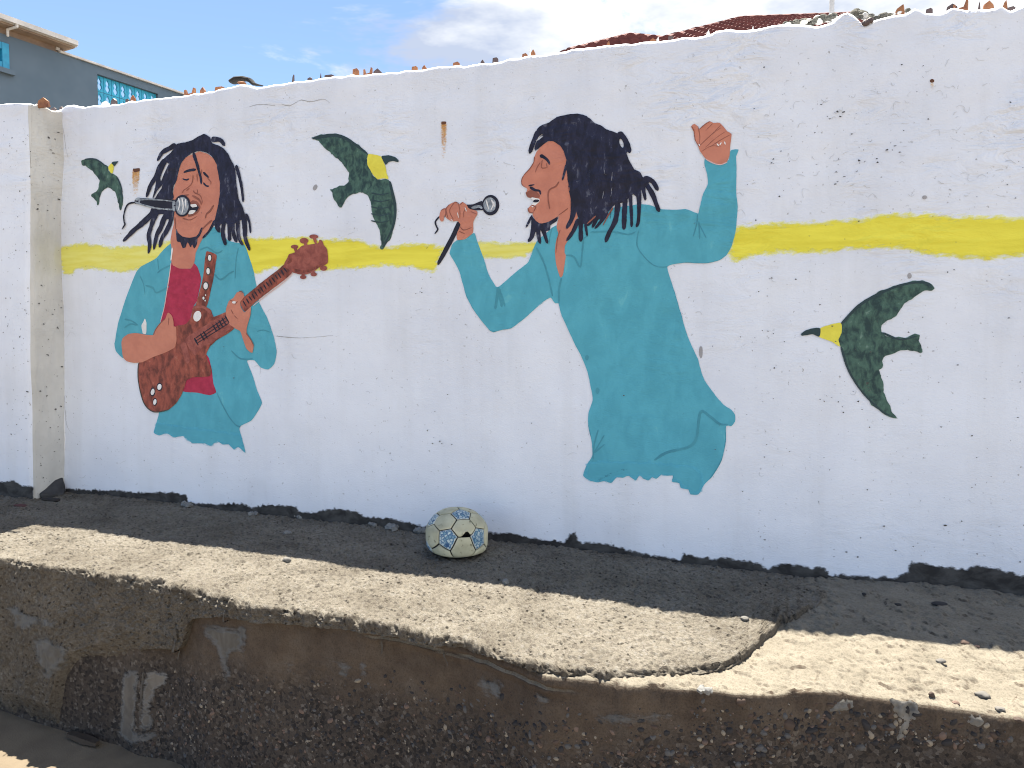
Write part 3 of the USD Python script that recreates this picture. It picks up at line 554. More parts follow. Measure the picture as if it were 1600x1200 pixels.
for k in range(16):
    x, y = 560 + 320 * rng.random(), 420 + 430 * rng.random()
    coat('hair_highlight', S('G', [(x, y), (x - 10 + 6 * rng.random(), y + 40 + 40 * rng.random())], 5, 3, k), 5, 'smudge_grey' if k % 4 == 0 else 'teal_dark_paint' if k % 4 == 5 else 'ink_paint', man)
coat('hair_highlight', S('G', [(840, 825), (800, 890), (762, 962)], 16, 8), 5, 'skin_dark_paint', man)
coat('hair_highlight', S('G', [(705, 890), (640, 950)], 14, 8), 5, 'skin_dark_paint', man)
beard = unary_union([shape(Q('G', [(205, 880), (235, 920), (275, 950), (340, 935), (400, 900), (418, 890), (405, 930), (355, 965), (352, 1000), (325, 1008), (300, 1000), (240, 1015), (205, 1000), (205, 930)]), .001), S('G', [(222, 985), (210, 1050), (185, 1085)], 42, 26), S('G', [(258, 990), (265, 1060), (275, 1100)], 36, 20), S('G', [(295, 985), (315, 1050), (330, 1100)], 36, 20), S('G', [(210, 890), (165, 978)], 20, 14)])
coat('beard', beard, 4, 'hair_paint', man)
for pts, a, b in (([(280, 420), (305, 432), (335, 458), (350, 490)], 32, 12), ([(188, 655), (230, 645)], 16, 10), ([(200, 668), (235, 688), (270, 695), (278, 722)], 24, 12)):
    coat('face_line', S('G', pts, a, b), 4, 'hair_paint', man)
for pts, a in (([(230, 430), (225, 470), (195, 520), (150, 570), (131, 610), (135, 648), (162, 668)], 8), ([(292, 455), (285, 505), (298, 518), (332, 512)], 8), ([(325, 480), (330, 512)], 7), ([(275, 475), (250, 515), (238, 550)], 8), ([(420, 625), (395, 660), (345, 690), (338, 760), (350, 835)], 13), ([(490, 830), (450, 860), (415, 885)], 8), ([(165, 705), (178, 740), (210, 746)], 9), ([(180, 830), (190, 860), (222, 866)], 10), ([(205, 805), (240, 820), (220, 860)], 10), ([(495, 640), (512, 760), (510, 860)], 7), ([(430, 1000), (410, 1060), (395, 1180)], 7)):
    coat('face_line', S('G', pts, a, a * .6), 4, 'skin_dark_paint', man)
coat('lips', shape(Q('G', [(167, 708), (200, 688), (245, 700), (272, 728), (268, 748), (212, 746), (178, 738)]), .0004), 3, 'skin_dark_paint', man)
coat('teeth', shape(Q('G', [(196, 743), (268, 757), (268, 780), (215, 822), (205, 803), (222, 788), (214, 762)]), .0004), 3, 'white_paint', man)
coat('tongue', ellipse('G', (244, 773), 25, 12, -.1), 4, 'ink_paint', man)
for r, pts, w in (('I', [(85, 390), (130, 480), (165, 590), (195, 720)], 14), ('I', [(255, 600), (240, 680), (240, 770)], 15), ('I', [(290, 440), (340, 450), (385, 520), (400, 410), (410, 330), (430, 310)], 13), ('I', [(460, 280), (600, 275), (720, 295), (770, 275)], 14), ('I', [(790, 270), (780, 370), (830, 450), (900, 510), (980, 520), (1100, 492), (1260, 495), (1350, 475)], 8),
                  ('I', [(1200, 160), (1195, 220), (1170, 310)], 9), ('I', [(1210, 210), (1215, 325)], 11), ('I', [(1215, 230), (1260, 320)], 9), ('H', [(600, 800), (575, 960)], 26), ('H', [(605, 810), (625, 945)], 26), ('H', [(615, 840), (648, 940)], 20), ('K', [(690, 855), (780, 800), (940, 760), (1000, 690), (1030, 500), (1100, 530), (1170, 585), (1230, 590)], 22),
                  ('K', [(260, 1010), (340, 970), (420, 935), (480, 930)], 18), ('K', [(225, 850), (235, 740), (265, 630)], 13), ('K', [(235, 800), (310, 670)], 11), ('K', [(240, 800), (310, 740)], 13), ('K', [(1222, 610), (1215, 740), (1185, 860), (1100, 1000)], 8), ('I', [(195, 250), (180, 300), (170, 370)], 8), ('K', [(215, 720), (205, 660), (188, 590), (190, 500), (222, 410)], 6),
                  ('I', [(990, 520), (1030, 660), (1080, 830), (1130, 1000)], 6), ('H', [(310, 740), (350, 870), (400, 960), (530, 1130), (700, 1112)], 6)):
    coat('shirt_fold', S(r, pts, w, w * .8).intersection(jk), 2, 'teal_dark_paint', man)
for c, a, b in (((177, 90), 14, 20), ((258, 338), 14, 25)): coat('shirt_button', ellipse('K', c, a, b), 2, 'teal_dark_paint', man)
coat('raised_fist', shape(Q('J', [(185, 130), (210, 112), (235, 130), (245, 150), (280, 115), (320, 93), (345, 105), (390, 105), (420, 135), (445, 165), (475, 185), (465, 280), (460, 340), (440, 385), (400, 402), (350, 392), (290, 360), (250, 310), (235, 270), (215, 230), (210, 180)]), .0008), 2, 'skin_paint', man)
for pts, w in (([(188, 130), (205, 160), (215, 230), (245, 275)], 8), ([(235, 130), (248, 200), (243, 265)], 6), ([(245, 150), (285, 116), (322, 95)], 7), ([(245, 270), (330, 190), (400, 140)], 6), ([(290, 280), (360, 215), (435, 165)], 6), ([(325, 275), (400, 225), (470, 188)], 6), ([(340, 110), (290, 160)], 6), ([(400, 120), (330, 190)], 6), ([(260, 310), (330, 270), (400, 275)], 5)):
    coat('finger_line', S('J', pts, w, w * .6), 3, 'skin_dark_paint', man)
for pts in ([(372, 255), (385, 270)], [(392, 262), (402, 245)], [(425, 240), (432, 260)], [(242, 258), (248, 270)]): coat('finger_nail', S('J', pts, 10, 6), 4, 'white_paint', man)
coat('cuff_rim', S('J', [(290, 365), (350, 396), (400, 404), (445, 385)], 8, 7), 3, 'pink_paint', man)
coat('microphone_lead', S('H', [(138, 245), (108, 285), (118, 325), (126, 345), (104, 378)], 13, 10), 2, 'ink_paint', man)
coat('microphone_stick', shape(Q('H', [(278, 285), (305, 292), (300, 320), (240, 450), (150, 600), (128, 622), (122, 598), (170, 500), (230, 390)]), .001), 2, 'ink_paint', man)
coat('microphone_neck', shape(Q('H', [(345, 152), (400, 148), (470, 122), (485, 190), (440, 195), (395, 190), (360, 178)]), .0008), 2, 'ink_paint', man)
coat('microphone_glint', S('H', [(395, 175), (450, 165), (470, 180)], 22, 14), 3, 'grey_paint', man)
coat('microphone_ring', ellipse('H', (538, 155), 68, 80), 2, 'ink_paint', man)
coat('microphone_head', ellipse('H', (532, 153), 50, 58), 3, 'grey_paint', man)
for pts in ([(505, 120), (525, 190)], [(545, 115), (560, 150), (540, 195)], [(565, 130), (568, 170)]): coat('microphone_glint', S('H', pts, 12, 6), 4, 'white_paint', man)
coat('microphone_hand', shape(Q('H', [(140, 230), (150, 198), (185, 180), (215, 150), (258, 130), (290, 150), (318, 130), (350, 150), (370, 182), (430, 200), (436, 225), (405, 285), (400, 370), (340, 418), (280, 427), (275, 380), (305, 310), (280, 278), (240, 282), (200, 262), (180, 232), (170, 280), (150, 282), (138, 252)]), .0008), 3, 'skin_paint', man)
for pts in ([(150, 198), (185, 182), (188, 235), (180, 250)], [(215, 152), (192, 190), (210, 265)], [(258, 132), (225, 180), (222, 215), (250, 268)], [(290, 150), (300, 200), (300, 260)], [(320, 132), (300, 155)], [(345, 185), (330, 210), (330, 250)], [(258, 130), (285, 140), (292, 160)], [(385, 205), (430, 225)], [(300, 320), (330, 350), (390, 330)], [(295, 360), (340, 380)]):
    coat('finger_line', S('H', pts, 7, 5), 4, 'skin_dark_paint', man)
for pts in ([(230, 265), (248, 285)], [(282, 215), (290, 255)], [(340, 175), (352, 205)]): coat('finger_nail', S('H', pts, 7, 4), 5, 'white_paint', man)

# ---------------------------------------------------------------- marks of age on the wall
strip_top = [(100, 762), (140, 764), (180, 764), (220, 768), (270, 768), (291, 771), (296, 784), (318, 785), (350, 786), (375, 785), (395, 791), (420, 786), (440, 788), (466, 790), (469, 799), (490, 799), (525, 792), (560, 799), (570, 806), (610, 809), (650, 818), (690, 826), (760, 830), (800, 832), (830, 840), (880, 846), (888, 834), (900, 832), (906, 846), (940, 848), (960, 852), (1000, 862), (1040, 869), (1063, 874), (1066, 863), (1100, 870), (1140, 870), (1190, 879), (1200, 886), (1225, 877), (1260, 885), (1290, 885), (1297, 895), (1340, 898), (1400, 900), (1415, 892), (1422, 877), (1450, 878), (1480, 885), (1510, 887), (1530, 883), (1560, 887), (1600, 898), (1700, 900)]
top_line = Q('P', strip_top)
xs_b = np.linspace(top_line[-1][0], top_line[0][0], 60)
ring = top_line + [(x, BA * x + BB - .05) for x in xs_b]
r = np.array(shapely.segmentize(LineString(ring + [ring[0]]), .006).coords)[:-1]
p3 = np.stack([r[:, 0] * 110, r[:, 1] * 110, r[:, 0] * 0], -1)
r = r + (np.stack([meshkit.fbm(p3, 3, 5), meshkit.fbm(p3, 3, 6)], -1) - .5) * np.array([.012, .02])
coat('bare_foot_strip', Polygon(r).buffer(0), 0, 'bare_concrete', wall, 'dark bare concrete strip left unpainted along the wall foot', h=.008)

rustm = [([(208, 264), (219, 264), (220, 275), (219, 290), (216, 306), (209, 306), (208, 290), (207, 275)], [(209, 264), (219, 263), (219, 268), (210, 269)]),
         ([(689, 190), (698, 190), (699, 205), (698, 225), (696, 246), (691, 246), (689, 225), (688, 205)], [(690, 190), (697, 190), (697, 194), (691, 195)])]
for a, b in rustm:
    q = coat('rust_stain', shape(Q('P', a), .003, 60), 0, 'rust', wall, h=.004, fade=True)
    coat('rust_spot', shape(Q('P', b), .002, 90), 1, 'rust_core', q, h=.004)
coat('rust_spot', ellipse('P', (1456, 127), 3.5, 3), 0, 'rust_core', wall, h=.004)
coat('rust_stain', ellipse('P', (1456, 135), 3, 8), 0, 'rust', wall, h=.004)
for (cx, cy, a, b, ro) in ((493, 293, 3.2, 5, .5), (1421, 431, 3.5, 4.5, 0), (1444, 309, 4, 3, 0), (1095, 550, 3, 10, 0)):
    coat('grey_smudge', ellipse('P', (cx, cy), a, b, ro), 0, 'smudge_grey', wall, h=.004)
cracks = [[(440, 163), (452, 165), (462, 160), (470, 156), (480, 158), (490, 158), (498, 156), (506, 155), (512, 158), (515, 161)], [(390, 167), (405, 163), (430, 165)], [(100, 640), (101, 655), (104, 668), (110, 677)], [(97, 720), (98, 735), (100, 745)], [(97, 605), (99, 620), (100, 640)],
          [(430, 525), (470, 528), (520, 524)], [(98, 200), (101, 225), (105, 245)]]
for k, p in enumerate(cracks):
    coat('plaster_crack', stroke(Q('P', p), .0022, .0009, k, .6), 0, 'hairline', wall, h=.004)
# small pits, denser to the right
pits = []
def pit(px, py, s):
    q = on_y(px, py); n_ = rng.integers(5, 8)
    a = np.sort(rng.random(n_) * 2 * math.pi)
    rr = s * (.5 + .7 * rng.random(n_))
    po = Polygon([(q[0] + rr[i] * math.cos(a[i]) * 1.2, q[2] + rr[i] * math.sin(a[i]) * .8) for i in range(n_)]).buffer(0)
    if po.geom_type == 'Polygon' and po.area > 2e-6: pits.append(po)
for _ in range(190):
    px = 1160 + 440 * rng.random(); pit(px, 90 + 790 * rng.random(), .0016 + .0026 * rng.random() ** 2)
for _ in range(110):
    px = 100 + 1100 * rng.random(); pit(px, 150 + 640 * rng.random() + px * .04, .0016 + .0022 * rng.random() ** 2)
for cx, cy, nn in ((1300, 180, 7), (1330, 260, 8), (1225, 250, 5), (1395, 235, 7), (1345, 610, 8), (1300, 630, 7), (1200, 530, 5), (1310, 850, 5), (680, 690, 6), (665, 450, 6)):
    for _ in range(nn): pit(cx + rng.normal() * 16, cy + rng.normal() * 11, .0022 + .0028 * rng.random())
allp = unary_union(pits)
coat('plaster_pits', allp, 10, 'pit_dark', wall, h=.004, kind='stuff')
scr_ = []  # grey lines that paint the shading of small ridges onto the plaster
for _ in range(150):
    if rng.random() < .65: px, py = 1120 + 480 * rng.random() ** .8, 60 + 300 * rng.random()
    else: px, py = 110 + 1480 * rng.random(), 150 + 640 * rng.random()
    if py < np.interp(px, [100, 1600], [185, 30]): continue
    L = 4 + 12 * rng.random(); th_ = rng.normal() * .45; c_ = rng.normal() * .5
    pl = []
    for t in np.linspace(-.5, .5, 6):
        a = th_ + c_ * t * 2
        pl.append((px + L * t * math.cos(th_) - c_ * L * t * t * math.sin(th_) * 2 + rng.normal() * .35, py + L * t * math.sin(th_) + c_ * L * t * t * 2 + rng.normal() * .35))
    w_ = .0011 + .0013 * rng.random()
    scr_.append(stroke(Q('P', pl), w_, w_ * .5, _, .6))
coat('painted_ridge_shade', unary_union(scr_).difference(unary_union([Polygon(Q('P', st[0])) for st in stripes])), 0, 'ridge_shade_grey', wall, h=.004, kind='stuff')
# pits on the forward section (its front and its grimy return)
def place_section(off):
    return lambda p, lv: off(p)
pits = []
for _ in range(90):
    q = on_y(0 + 46 * rng.random() ** .7, 185 + 560 * rng.random(), -.162)
    s = .002 + .003 * rng.random() ** 2; a = np.sort(rng.random(6) * 6.28)
    pits.append(Polygon([(q[0] + s * math.cos(t), q[2] + s * math.sin(t) * .8) for t in a]).buffer(0))
pits = [p for p in pits if p.geom_type == 'Polygon' and p.area > 2e-6]
coat('plaster_pits', unary_union(pits), 0, 'pit_dark', sec, h=.004, kind='stuff', place=lambda p, lv: np.stack([p[:, 0], -.154 - wall_relief((p[:, 0] - np.interp(p[:, 1], [cf[1][2], cf[0][2]], [cf[1][0], cf[0][0]])) * .6 + 40, p[:, 1]) - .0012, p[:, 1]], -1))
pits = []
for _ in range(70):
    u_, z_ = .02 + .12 * rng.random(), .72 + 1.7 * rng.random(); s = .002 + .004 * rng.random() ** 2; a = np.sort(rng.random(6) * 6.28)
    pits.append(Polygon([(u_ + s * 1.3 * math.cos(t), z_ + s * math.sin(t) * .8) for t in a]).buffer(0))
pits = [p for p in pits if p.geom_type == 'Polygon' and p.area > 2e-6]
RET = V[split:]
rtree = cKDTree(np.stack([np.repeat(path[split:], RET.shape[1]) * .154, RET.reshape(-1, 3)[:, 2]], -1)); rpts = RET.reshape(-1, 3)
coat('plaster_pits', unary_union(pits), 0, 'pit_dark', sec, h=.004, kind='stuff', place=lambda p, lv: np.stack([rpts[rtree.query(p)[1], 0] + .0022, -.154 + .16 / .154 * p[:, 0], p[:, 1]], -1))
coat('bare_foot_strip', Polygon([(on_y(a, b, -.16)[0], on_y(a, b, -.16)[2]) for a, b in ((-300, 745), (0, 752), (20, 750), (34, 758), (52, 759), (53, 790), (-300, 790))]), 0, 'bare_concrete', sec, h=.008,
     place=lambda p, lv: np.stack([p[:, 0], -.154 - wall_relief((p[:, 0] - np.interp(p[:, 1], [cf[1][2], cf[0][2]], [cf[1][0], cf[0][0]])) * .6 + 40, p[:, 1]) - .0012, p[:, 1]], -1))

# ---------------------------------------------------------------- shards and rubble set in the wall's top
def shard_mesh(w, h, t, seed, kind='spike'):
    r_ = np.random.default_rng(seed)
    if kind == 'spike': o = [(-w / 2, 0), (w / 2, 0), (w * (.1 + .3 * r_.random()), h), (-w * .1, h * .75)]
    elif kind == 'block': o = [(-w / 2, 0), (w / 2, 0), (w * .45, h * .8), (w * .2, h), (-w * .4, h * .9)]
    elif kind == 'cup': o = [(-w / 2, 0), (w / 2, 0), (w * .5, h * .95), (w * .38, h), (w * .22, h * .45), (-w * .25, h * .4), (-w * .36, h * .85), (-w * .5, h * .8)]
    else: o = [(-w / 2, 0), (w / 2, 0), (w * .4, h * .6), (w * .05, h), (-w * .35, h * .7)]
    m = trimesh.creation.extrude_polygon(Polygon(o), t)
    m.apply_transform(trimesh.transformations.rotation_matrix(math.pi / 2, [1, 0, 0]))
    m.apply_translation([0, t / 2, 0])
    m.apply_transform(trimesh.transformations.rotation_matrix((r_.random() - .5) * .7, [0, 0, 1]))
    return m
def lump(rad, seed, sq=(1, 1, 1), sub=2, amp=.35, freq=1.6):
    m = trimesh.creation.icosphere(subdivisions=sub, radius=1.0)
    v_ = np.array(m.vertices)
    v_ = v_ * (1 + amp * (meshkit.fbm(v_ * freq + seed * 3.1, 3, seed) - .5) * 2)[:, None]
    m.vertices = v_ * np.asarray(sq) * rad
    return m
SH = [(68, 161, 17, 10, 'roof', 'shard_clay', 1), (84, 172, 10, 6, 'block', 'shard_dark', 0), (96, 174, 8, 9, 'block', 'shard_dark', 0), (178, 157, 13, 5, 'roof', 'shard_dark', 0), (165, 161, 12, 5, 'roof', 'shard_white', 0), (208, 156, 8, 9, 'roof', 'shard_clay', 0), (199, 157, 7, 4, 'block', 'shard_dark', 0),
      (297, 146, 19, 10, 'cup', 'shard_clay', 0), (317, 143, 10, 8, 'roof', 'shard_clay', 0), (344, 138, 14, 4, 'block', 'shard_clay', 0), (458, 126, 5, 11, 'spike', 'shard_dark', 0), (484, 123, 8, 3, 'block', 'shard_dark', 0), (501, 121, 3, 8, 'spike', 'shard_dark', 0), (515, 120, 14, 5, 'block', 'shard_dark', 0),
      (556, 116, 10, 11, 'block', 'shard_clay', 0), (575, 114, 12, 10, 'cup', 'shard_clay', 0), (590, 114, 15, 8, 'roof', 'shard_dark', 0), (648, 106, 8, 4, 'block', 'shard_clay', 0), (663, 105, 8, 5, 'roof', 'shard_clay', 0), (713, 100, 9, 5, 'block', 'shard_clay', 0), (754, 96, 6, 4, 'roof', 'shard_dark', 0), (774, 93, 9, 5, 'block', 'shard_dark', 0),
      (820, 86, 9, 4, 'block', 'shard_clay', 0), (828, 85, 3, 14, 'spike', 'shard_white', 0), (833, 84, 8, 8, 'roof', 'shard_clay', 0), (950, 69, 9, 7, 'spike', 'shard_clay', 0), (1020, 62, 8, 4, 'roof', 'shard_clay', 0), (1027, 62, 5, 6, 'spike', 'shard_white', 0), (1048, 59, 8, 5, 'block', 'shard_dark', 0), (1106, 54, 9, 9, 'spike', 'shard_white', 0), (1176, 44, 4, 5, 'spike', 'shard_white', 0),
      (1404, 19, 19, 12, 'spike', 'shard_clay', 0), (1452, 15, 10, 3, 'block', 'shard_dark', 0), (1487, 10, 14, 6, 'roof', 'shard_dark', 0), (1501, 10, 17, 9, 'cup', 'shard_clay', 0), (1509, 8, 4, 12, 'spike', 'shard_dark', 0), (1530, 6, 3, 6, 'spike', 'shard_dark', 0), (1544, 9, 15, 9, 'roof', 'shard_clay', 0), (1570, 5, 8, 7, 'spike', 'shard_clay', 0), (1580, 14, 10, 6, 'block', 'shard_dark', 0)]
for i, (px, py, w, h, kind, mat, on_sec) in enumerate(SH):
    y = -.10 if on_sec else .035 + .05 * rng.random()
    q = on_y(px, py, y)
    s = np.dot(q - CAM, fw) / FOC
    top = (wall_top(np.array([q[0]]))[0] if not on_sec else q[2])
    m = shard_mesh(w * s * (.95 + .4 * rng.random()), h * s * (.8 if h > 7 else .6) + .02, max(.006, min(w * s * .3, .012)), i, kind)
    m.apply_translation([q[0], q[1], q[2] - .02])
    obj('wall_top_shard', m, mat, sec if on_sec else wall)
for i in range(120):                                     # crumbled mortar on the right part of the top
    if i < 76: px, py, s0 = 1225 + 82 * rng.random(), 0, .005 + .008 * rng.random()
    elif i < 104: px, py, s0 = 1333 + 28 * rng.random(), 0, .006 + .009 * rng.random()
    else: px, py, s0 = 1362 + 60 * rng.random(), 0, .005 + .007 * rng.random()
    yy = .05 + .08 * rng.random() - (.03 if i >= 76 else 0)
    x0 = on_y(px, 25, yy)[0]
    zc = np.dot(np.array([x0, yy, 2.44]) - CAM, fw)
    line = np.interp(px, [1225, 1265, 1300, 1330, 1338, 1350, 1362, 1420], [36, 31, 24, 22, 16, 20, 28, 16])
    q = on_y(px, line + 7 * rng.random(), yy)
    m = lump(s0, 100 + i, (1.2, 1, .8), 1)
    m.apply_translation(q)
    obj('mortar_rubble', m, 'rubble' if rng.random() < .75 else 'shard_white', wall, smooth=False)
m = trimesh.util.concatenate([lump(.03, 300, (1.3, 1, .5), 2), trimesh.creation.box((.012, .02, .10))])
for i in range(3):                                      # dark lumps painted as the shaded hole under the rubble
    q = on_y(1352 + 4 * i, 36 - 2 * i, -.002); mm = lump(.010, 320 + i, (1, .5, 1), 1); mm.apply_translation(q); obj('mortar_rubble', mm, 'shard_dark', wall)

# a dark scrap lying on the wall's top
scr = thing('sole_scrap', 'bent black rubber sole scrap lying on top of the white wall above the guitarist', 'scrap', loc=on_y(385, 128, .06))
pts = [on_y(*p, .06) for p in ((364, 128), (372, 124), (382, 123), (390, 125), (396, 131), (404, 133), (410, 134))]
wid = [.014, .016, .014, .013, .010, .006, .004]
o0 = on_y(385, 128, .06)
hull = []
for a in range(len(pts) - 1):
    s_ = [trimesh.creation.icosphere(subdivisions=1, radius=1) for _ in range(2)]
    for k_ in range(2):
        s_[k_].apply_scale([wid[a + k_], wid[a + k_] * 1.8, wid[a + k_] * .62]); s_[k_].apply_translation(pts[a + k_])
    hull.append(trimesh.util.concatenate(s_).convex_hull)
obj('sole', trimesh.util.concatenate(hull[:4]), 'black_plastic', scr, off=o0)
obj('strap', trimesh.util.concatenate(hull[4:]), 'black_plastic', scr, off=o0)
mm = trimesh.creation.icosphere(subdivisions=2, radius=1); mm.apply_scale([.018, .02, .006]); mm.apply_translation(on_y(378, 130, .035))
obj('heel_patch', mm, 'shard_clay', scr, off=o0)

# ---------------------------------------------------------------- the concrete ledge
def stone_look(name, light, dark, grey, scale, lo=.3, hi=.6):
    LOOK[name] = usdkit.material(stage, '/World/Looks/' + name, {
        'pos': ('geometry', {}),
        'v': ('voronoi_texture', {'scale': scale, 'randomness': 1.0}),
        'vc': ('separate_xyz', {}),
        'n': ('noise_texture', {'scale': 5.0, 'detail': 7.0, 'roughness': 0.65}),
        'nf': ('noise_texture', {'scale': 240.0, 'detail': 4.0, 'roughness': 0.65}),
        'c1': ('rgb_ramp', {'ramp': [(0.0, dark), (0.22, dark), (0.36, light), (0.8, light), (0.93, grey)]}),
        'c2': ('rgb_ramp', {'ramp': [(lo, (0.62, 0.60, 0.58)), (hi, (1, 1, 1))]}),
        'c3': ('rgb_ramp', {'ramp': [(0.3, (0.55, 0.54, 0.53)), (0.55, (1, 1, 1))]}),
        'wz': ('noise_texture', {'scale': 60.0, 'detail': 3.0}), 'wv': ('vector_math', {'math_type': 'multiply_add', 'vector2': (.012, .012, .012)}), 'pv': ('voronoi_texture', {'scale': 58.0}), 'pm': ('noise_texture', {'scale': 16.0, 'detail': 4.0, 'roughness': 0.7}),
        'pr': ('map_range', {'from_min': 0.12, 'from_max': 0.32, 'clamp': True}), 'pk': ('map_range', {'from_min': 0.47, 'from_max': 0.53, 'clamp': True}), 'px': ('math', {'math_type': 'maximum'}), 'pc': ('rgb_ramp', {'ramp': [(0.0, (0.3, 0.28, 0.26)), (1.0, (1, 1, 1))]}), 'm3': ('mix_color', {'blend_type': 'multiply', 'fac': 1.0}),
        'hb': ('math', {'math_type': 'multiply_add', 'value2': 0.8}), 'tn': ('separate_xyz', {}), 'tm': ('map_range', {'from_min': 0.25, 'from_max': 0.75, 'clamp': True}), 'fcol': ('mix_color', {'blend_type': 'multiply', 'fac': 1.0, 'b': (0.64, 0.62, 0.61)}), 'fm': ('mix_color', {}),  # upright faces: darkening put into the colour by the surface normal
        'm1': ('mix_color', {'blend_type': 'multiply', 'fac': 1.0}), 'm2': ('mix_color', {'blend_type': 'multiply', 'fac': 1.0}),
        'bmp': ('bump', {'strength': 0.9, 'distance': 0.006}),
        'p': ('principled_bsdf', {'roughness': 0.92, 'specular_ior_level': 0.25})},
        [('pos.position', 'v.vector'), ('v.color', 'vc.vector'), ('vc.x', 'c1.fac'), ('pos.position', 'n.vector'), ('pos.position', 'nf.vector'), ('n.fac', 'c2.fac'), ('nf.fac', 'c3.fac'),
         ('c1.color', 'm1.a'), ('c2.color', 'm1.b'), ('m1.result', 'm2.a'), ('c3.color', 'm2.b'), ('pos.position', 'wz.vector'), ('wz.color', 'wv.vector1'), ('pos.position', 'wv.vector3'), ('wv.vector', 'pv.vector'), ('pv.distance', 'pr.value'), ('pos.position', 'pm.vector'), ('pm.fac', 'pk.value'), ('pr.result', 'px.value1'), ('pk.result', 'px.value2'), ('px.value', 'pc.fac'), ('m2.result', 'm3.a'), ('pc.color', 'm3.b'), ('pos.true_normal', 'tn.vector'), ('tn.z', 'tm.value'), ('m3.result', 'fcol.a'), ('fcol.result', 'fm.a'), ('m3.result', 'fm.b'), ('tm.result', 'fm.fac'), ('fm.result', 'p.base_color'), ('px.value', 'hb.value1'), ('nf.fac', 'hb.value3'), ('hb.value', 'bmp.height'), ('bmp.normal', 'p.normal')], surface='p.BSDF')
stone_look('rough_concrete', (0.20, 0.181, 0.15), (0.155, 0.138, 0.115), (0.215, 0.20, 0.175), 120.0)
# the block under it: a smooth brown skin above, washed-out dark aggregate below
LOOK['block_concrete'] = usdkit.material(stage, '/World/Looks/block_concrete', {
    'pos': ('geometry', {}), 'sep': ('separate_xyz', {}),
    'dx': ('map_range', {'from_min': -0.55, 'from_max': 0.15, 'to_min': -0.565, 'to_max': -0.68, 'clamp': True}), 'dep': ('math', {'math_type': 'add'}),
    'nj': ('noise_texture', {'scale': 6.0, 'detail': 6.0, 'roughness': 0.7}), 'dj': ('math', {'math_type': 'multiply_add', 'value2': 0.30}),
    'msk': ('map_range', {'range_type': 'smoothstep', 'from_min': -0.12, 'from_max': 0.06, 'clamp': True}),
    'v': ('voronoi_texture', {'scale': 105.0}), 'vc': ('separate_xyz', {}),
    'agg': ('rgb_ramp', {'ramp': [(0.0, (0.018, 0.016, 0.016)), (0.2, (0.034, 0.029, 0.026)), (0.4, (0.056, 0.046, 0.039)), (0.85, (0.068, 0.056, 0.047)), (0.98, (0.13, 0.115, 0.10))]}),
    'ns': ('noise_texture', {'scale': 14.0, 'detail': 7.0, 'roughness': 0.65}),
    'skin': ('rgb_ramp', {'ramp': [(0.3, (0.06, 0.044, 0.033)), (0.55, (0.092, 0.07, 0.052)), (0.75, (0.108, 0.088, 0.07))]}),
    'mix': ('mix_color', {}),
    'ng': ('noise_texture', {'scale': 3.1, 'detail': 5.0}), 'gr': ('rgb_ramp', {'ramp': [(0.35, (0.72, 0.72, 0.75)), (0.6, (1, 1, 1))]}), 'mg': ('mix_color', {'blend_type': 'multiply', 'fac': 1.0}),
    'nf': ('noise_texture', {'scale': 220.0, 'detail': 4.0, 'roughness': 0.65}), 'bmp': ('bump', {'strength': 0.6, 'distance': 0.004}),
    'c3': ('rgb_ramp', {'ramp': [(0.3, (0.6, 0.6, 0.6)), (0.55, (1, 1, 1))]}), 'm2': ('mix_color', {'blend_type': 'multiply', 'fac': 1.0}),
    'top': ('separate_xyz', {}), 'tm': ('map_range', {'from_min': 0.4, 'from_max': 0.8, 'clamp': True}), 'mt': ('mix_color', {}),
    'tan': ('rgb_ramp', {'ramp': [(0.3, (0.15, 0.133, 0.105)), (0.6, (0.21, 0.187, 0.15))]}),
    'p': ('principled_bsdf', {'roughness': 0.92, 'specular_ior_level': 0.25})},
    [('pos.position', 'sep.vector'), ('sep.x', 'dx.value'), ('dx.result', 'dep.value1'), ('sep.z', 'dep.value2'), ('pos.position', 'nj.vector'), ('nj.fac', 'dj.value1'), ('dep.value', 'dj.value3'), ('dj.value', 'msk.value'),
     ('pos.position', 'v.vector'), ('v.color', 'vc.vector'), ('vc.x', 'agg.fac'), ('pos.position', 'ns.vector'), ('ns.fac', 'skin.fac'), ('msk.result', 'mix.fac'), ('agg.color', 'mix.a'), ('skin.color', 'mix.b'),
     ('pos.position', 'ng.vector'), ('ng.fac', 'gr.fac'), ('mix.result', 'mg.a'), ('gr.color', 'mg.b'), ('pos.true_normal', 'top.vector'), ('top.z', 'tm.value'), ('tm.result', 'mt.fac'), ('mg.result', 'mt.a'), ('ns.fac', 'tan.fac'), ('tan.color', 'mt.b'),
     ('pos.position', 'nf.vector'), ('nf.fac', 'c3.fac'), ('mt.result', 'm2.a'), ('c3.color', 'm2.b'), ('m2.result', 'p.base_color'), ('nf.fac', 'bmp.height'), ('bmp.normal', 'p.normal')], surface='p.BSDF')

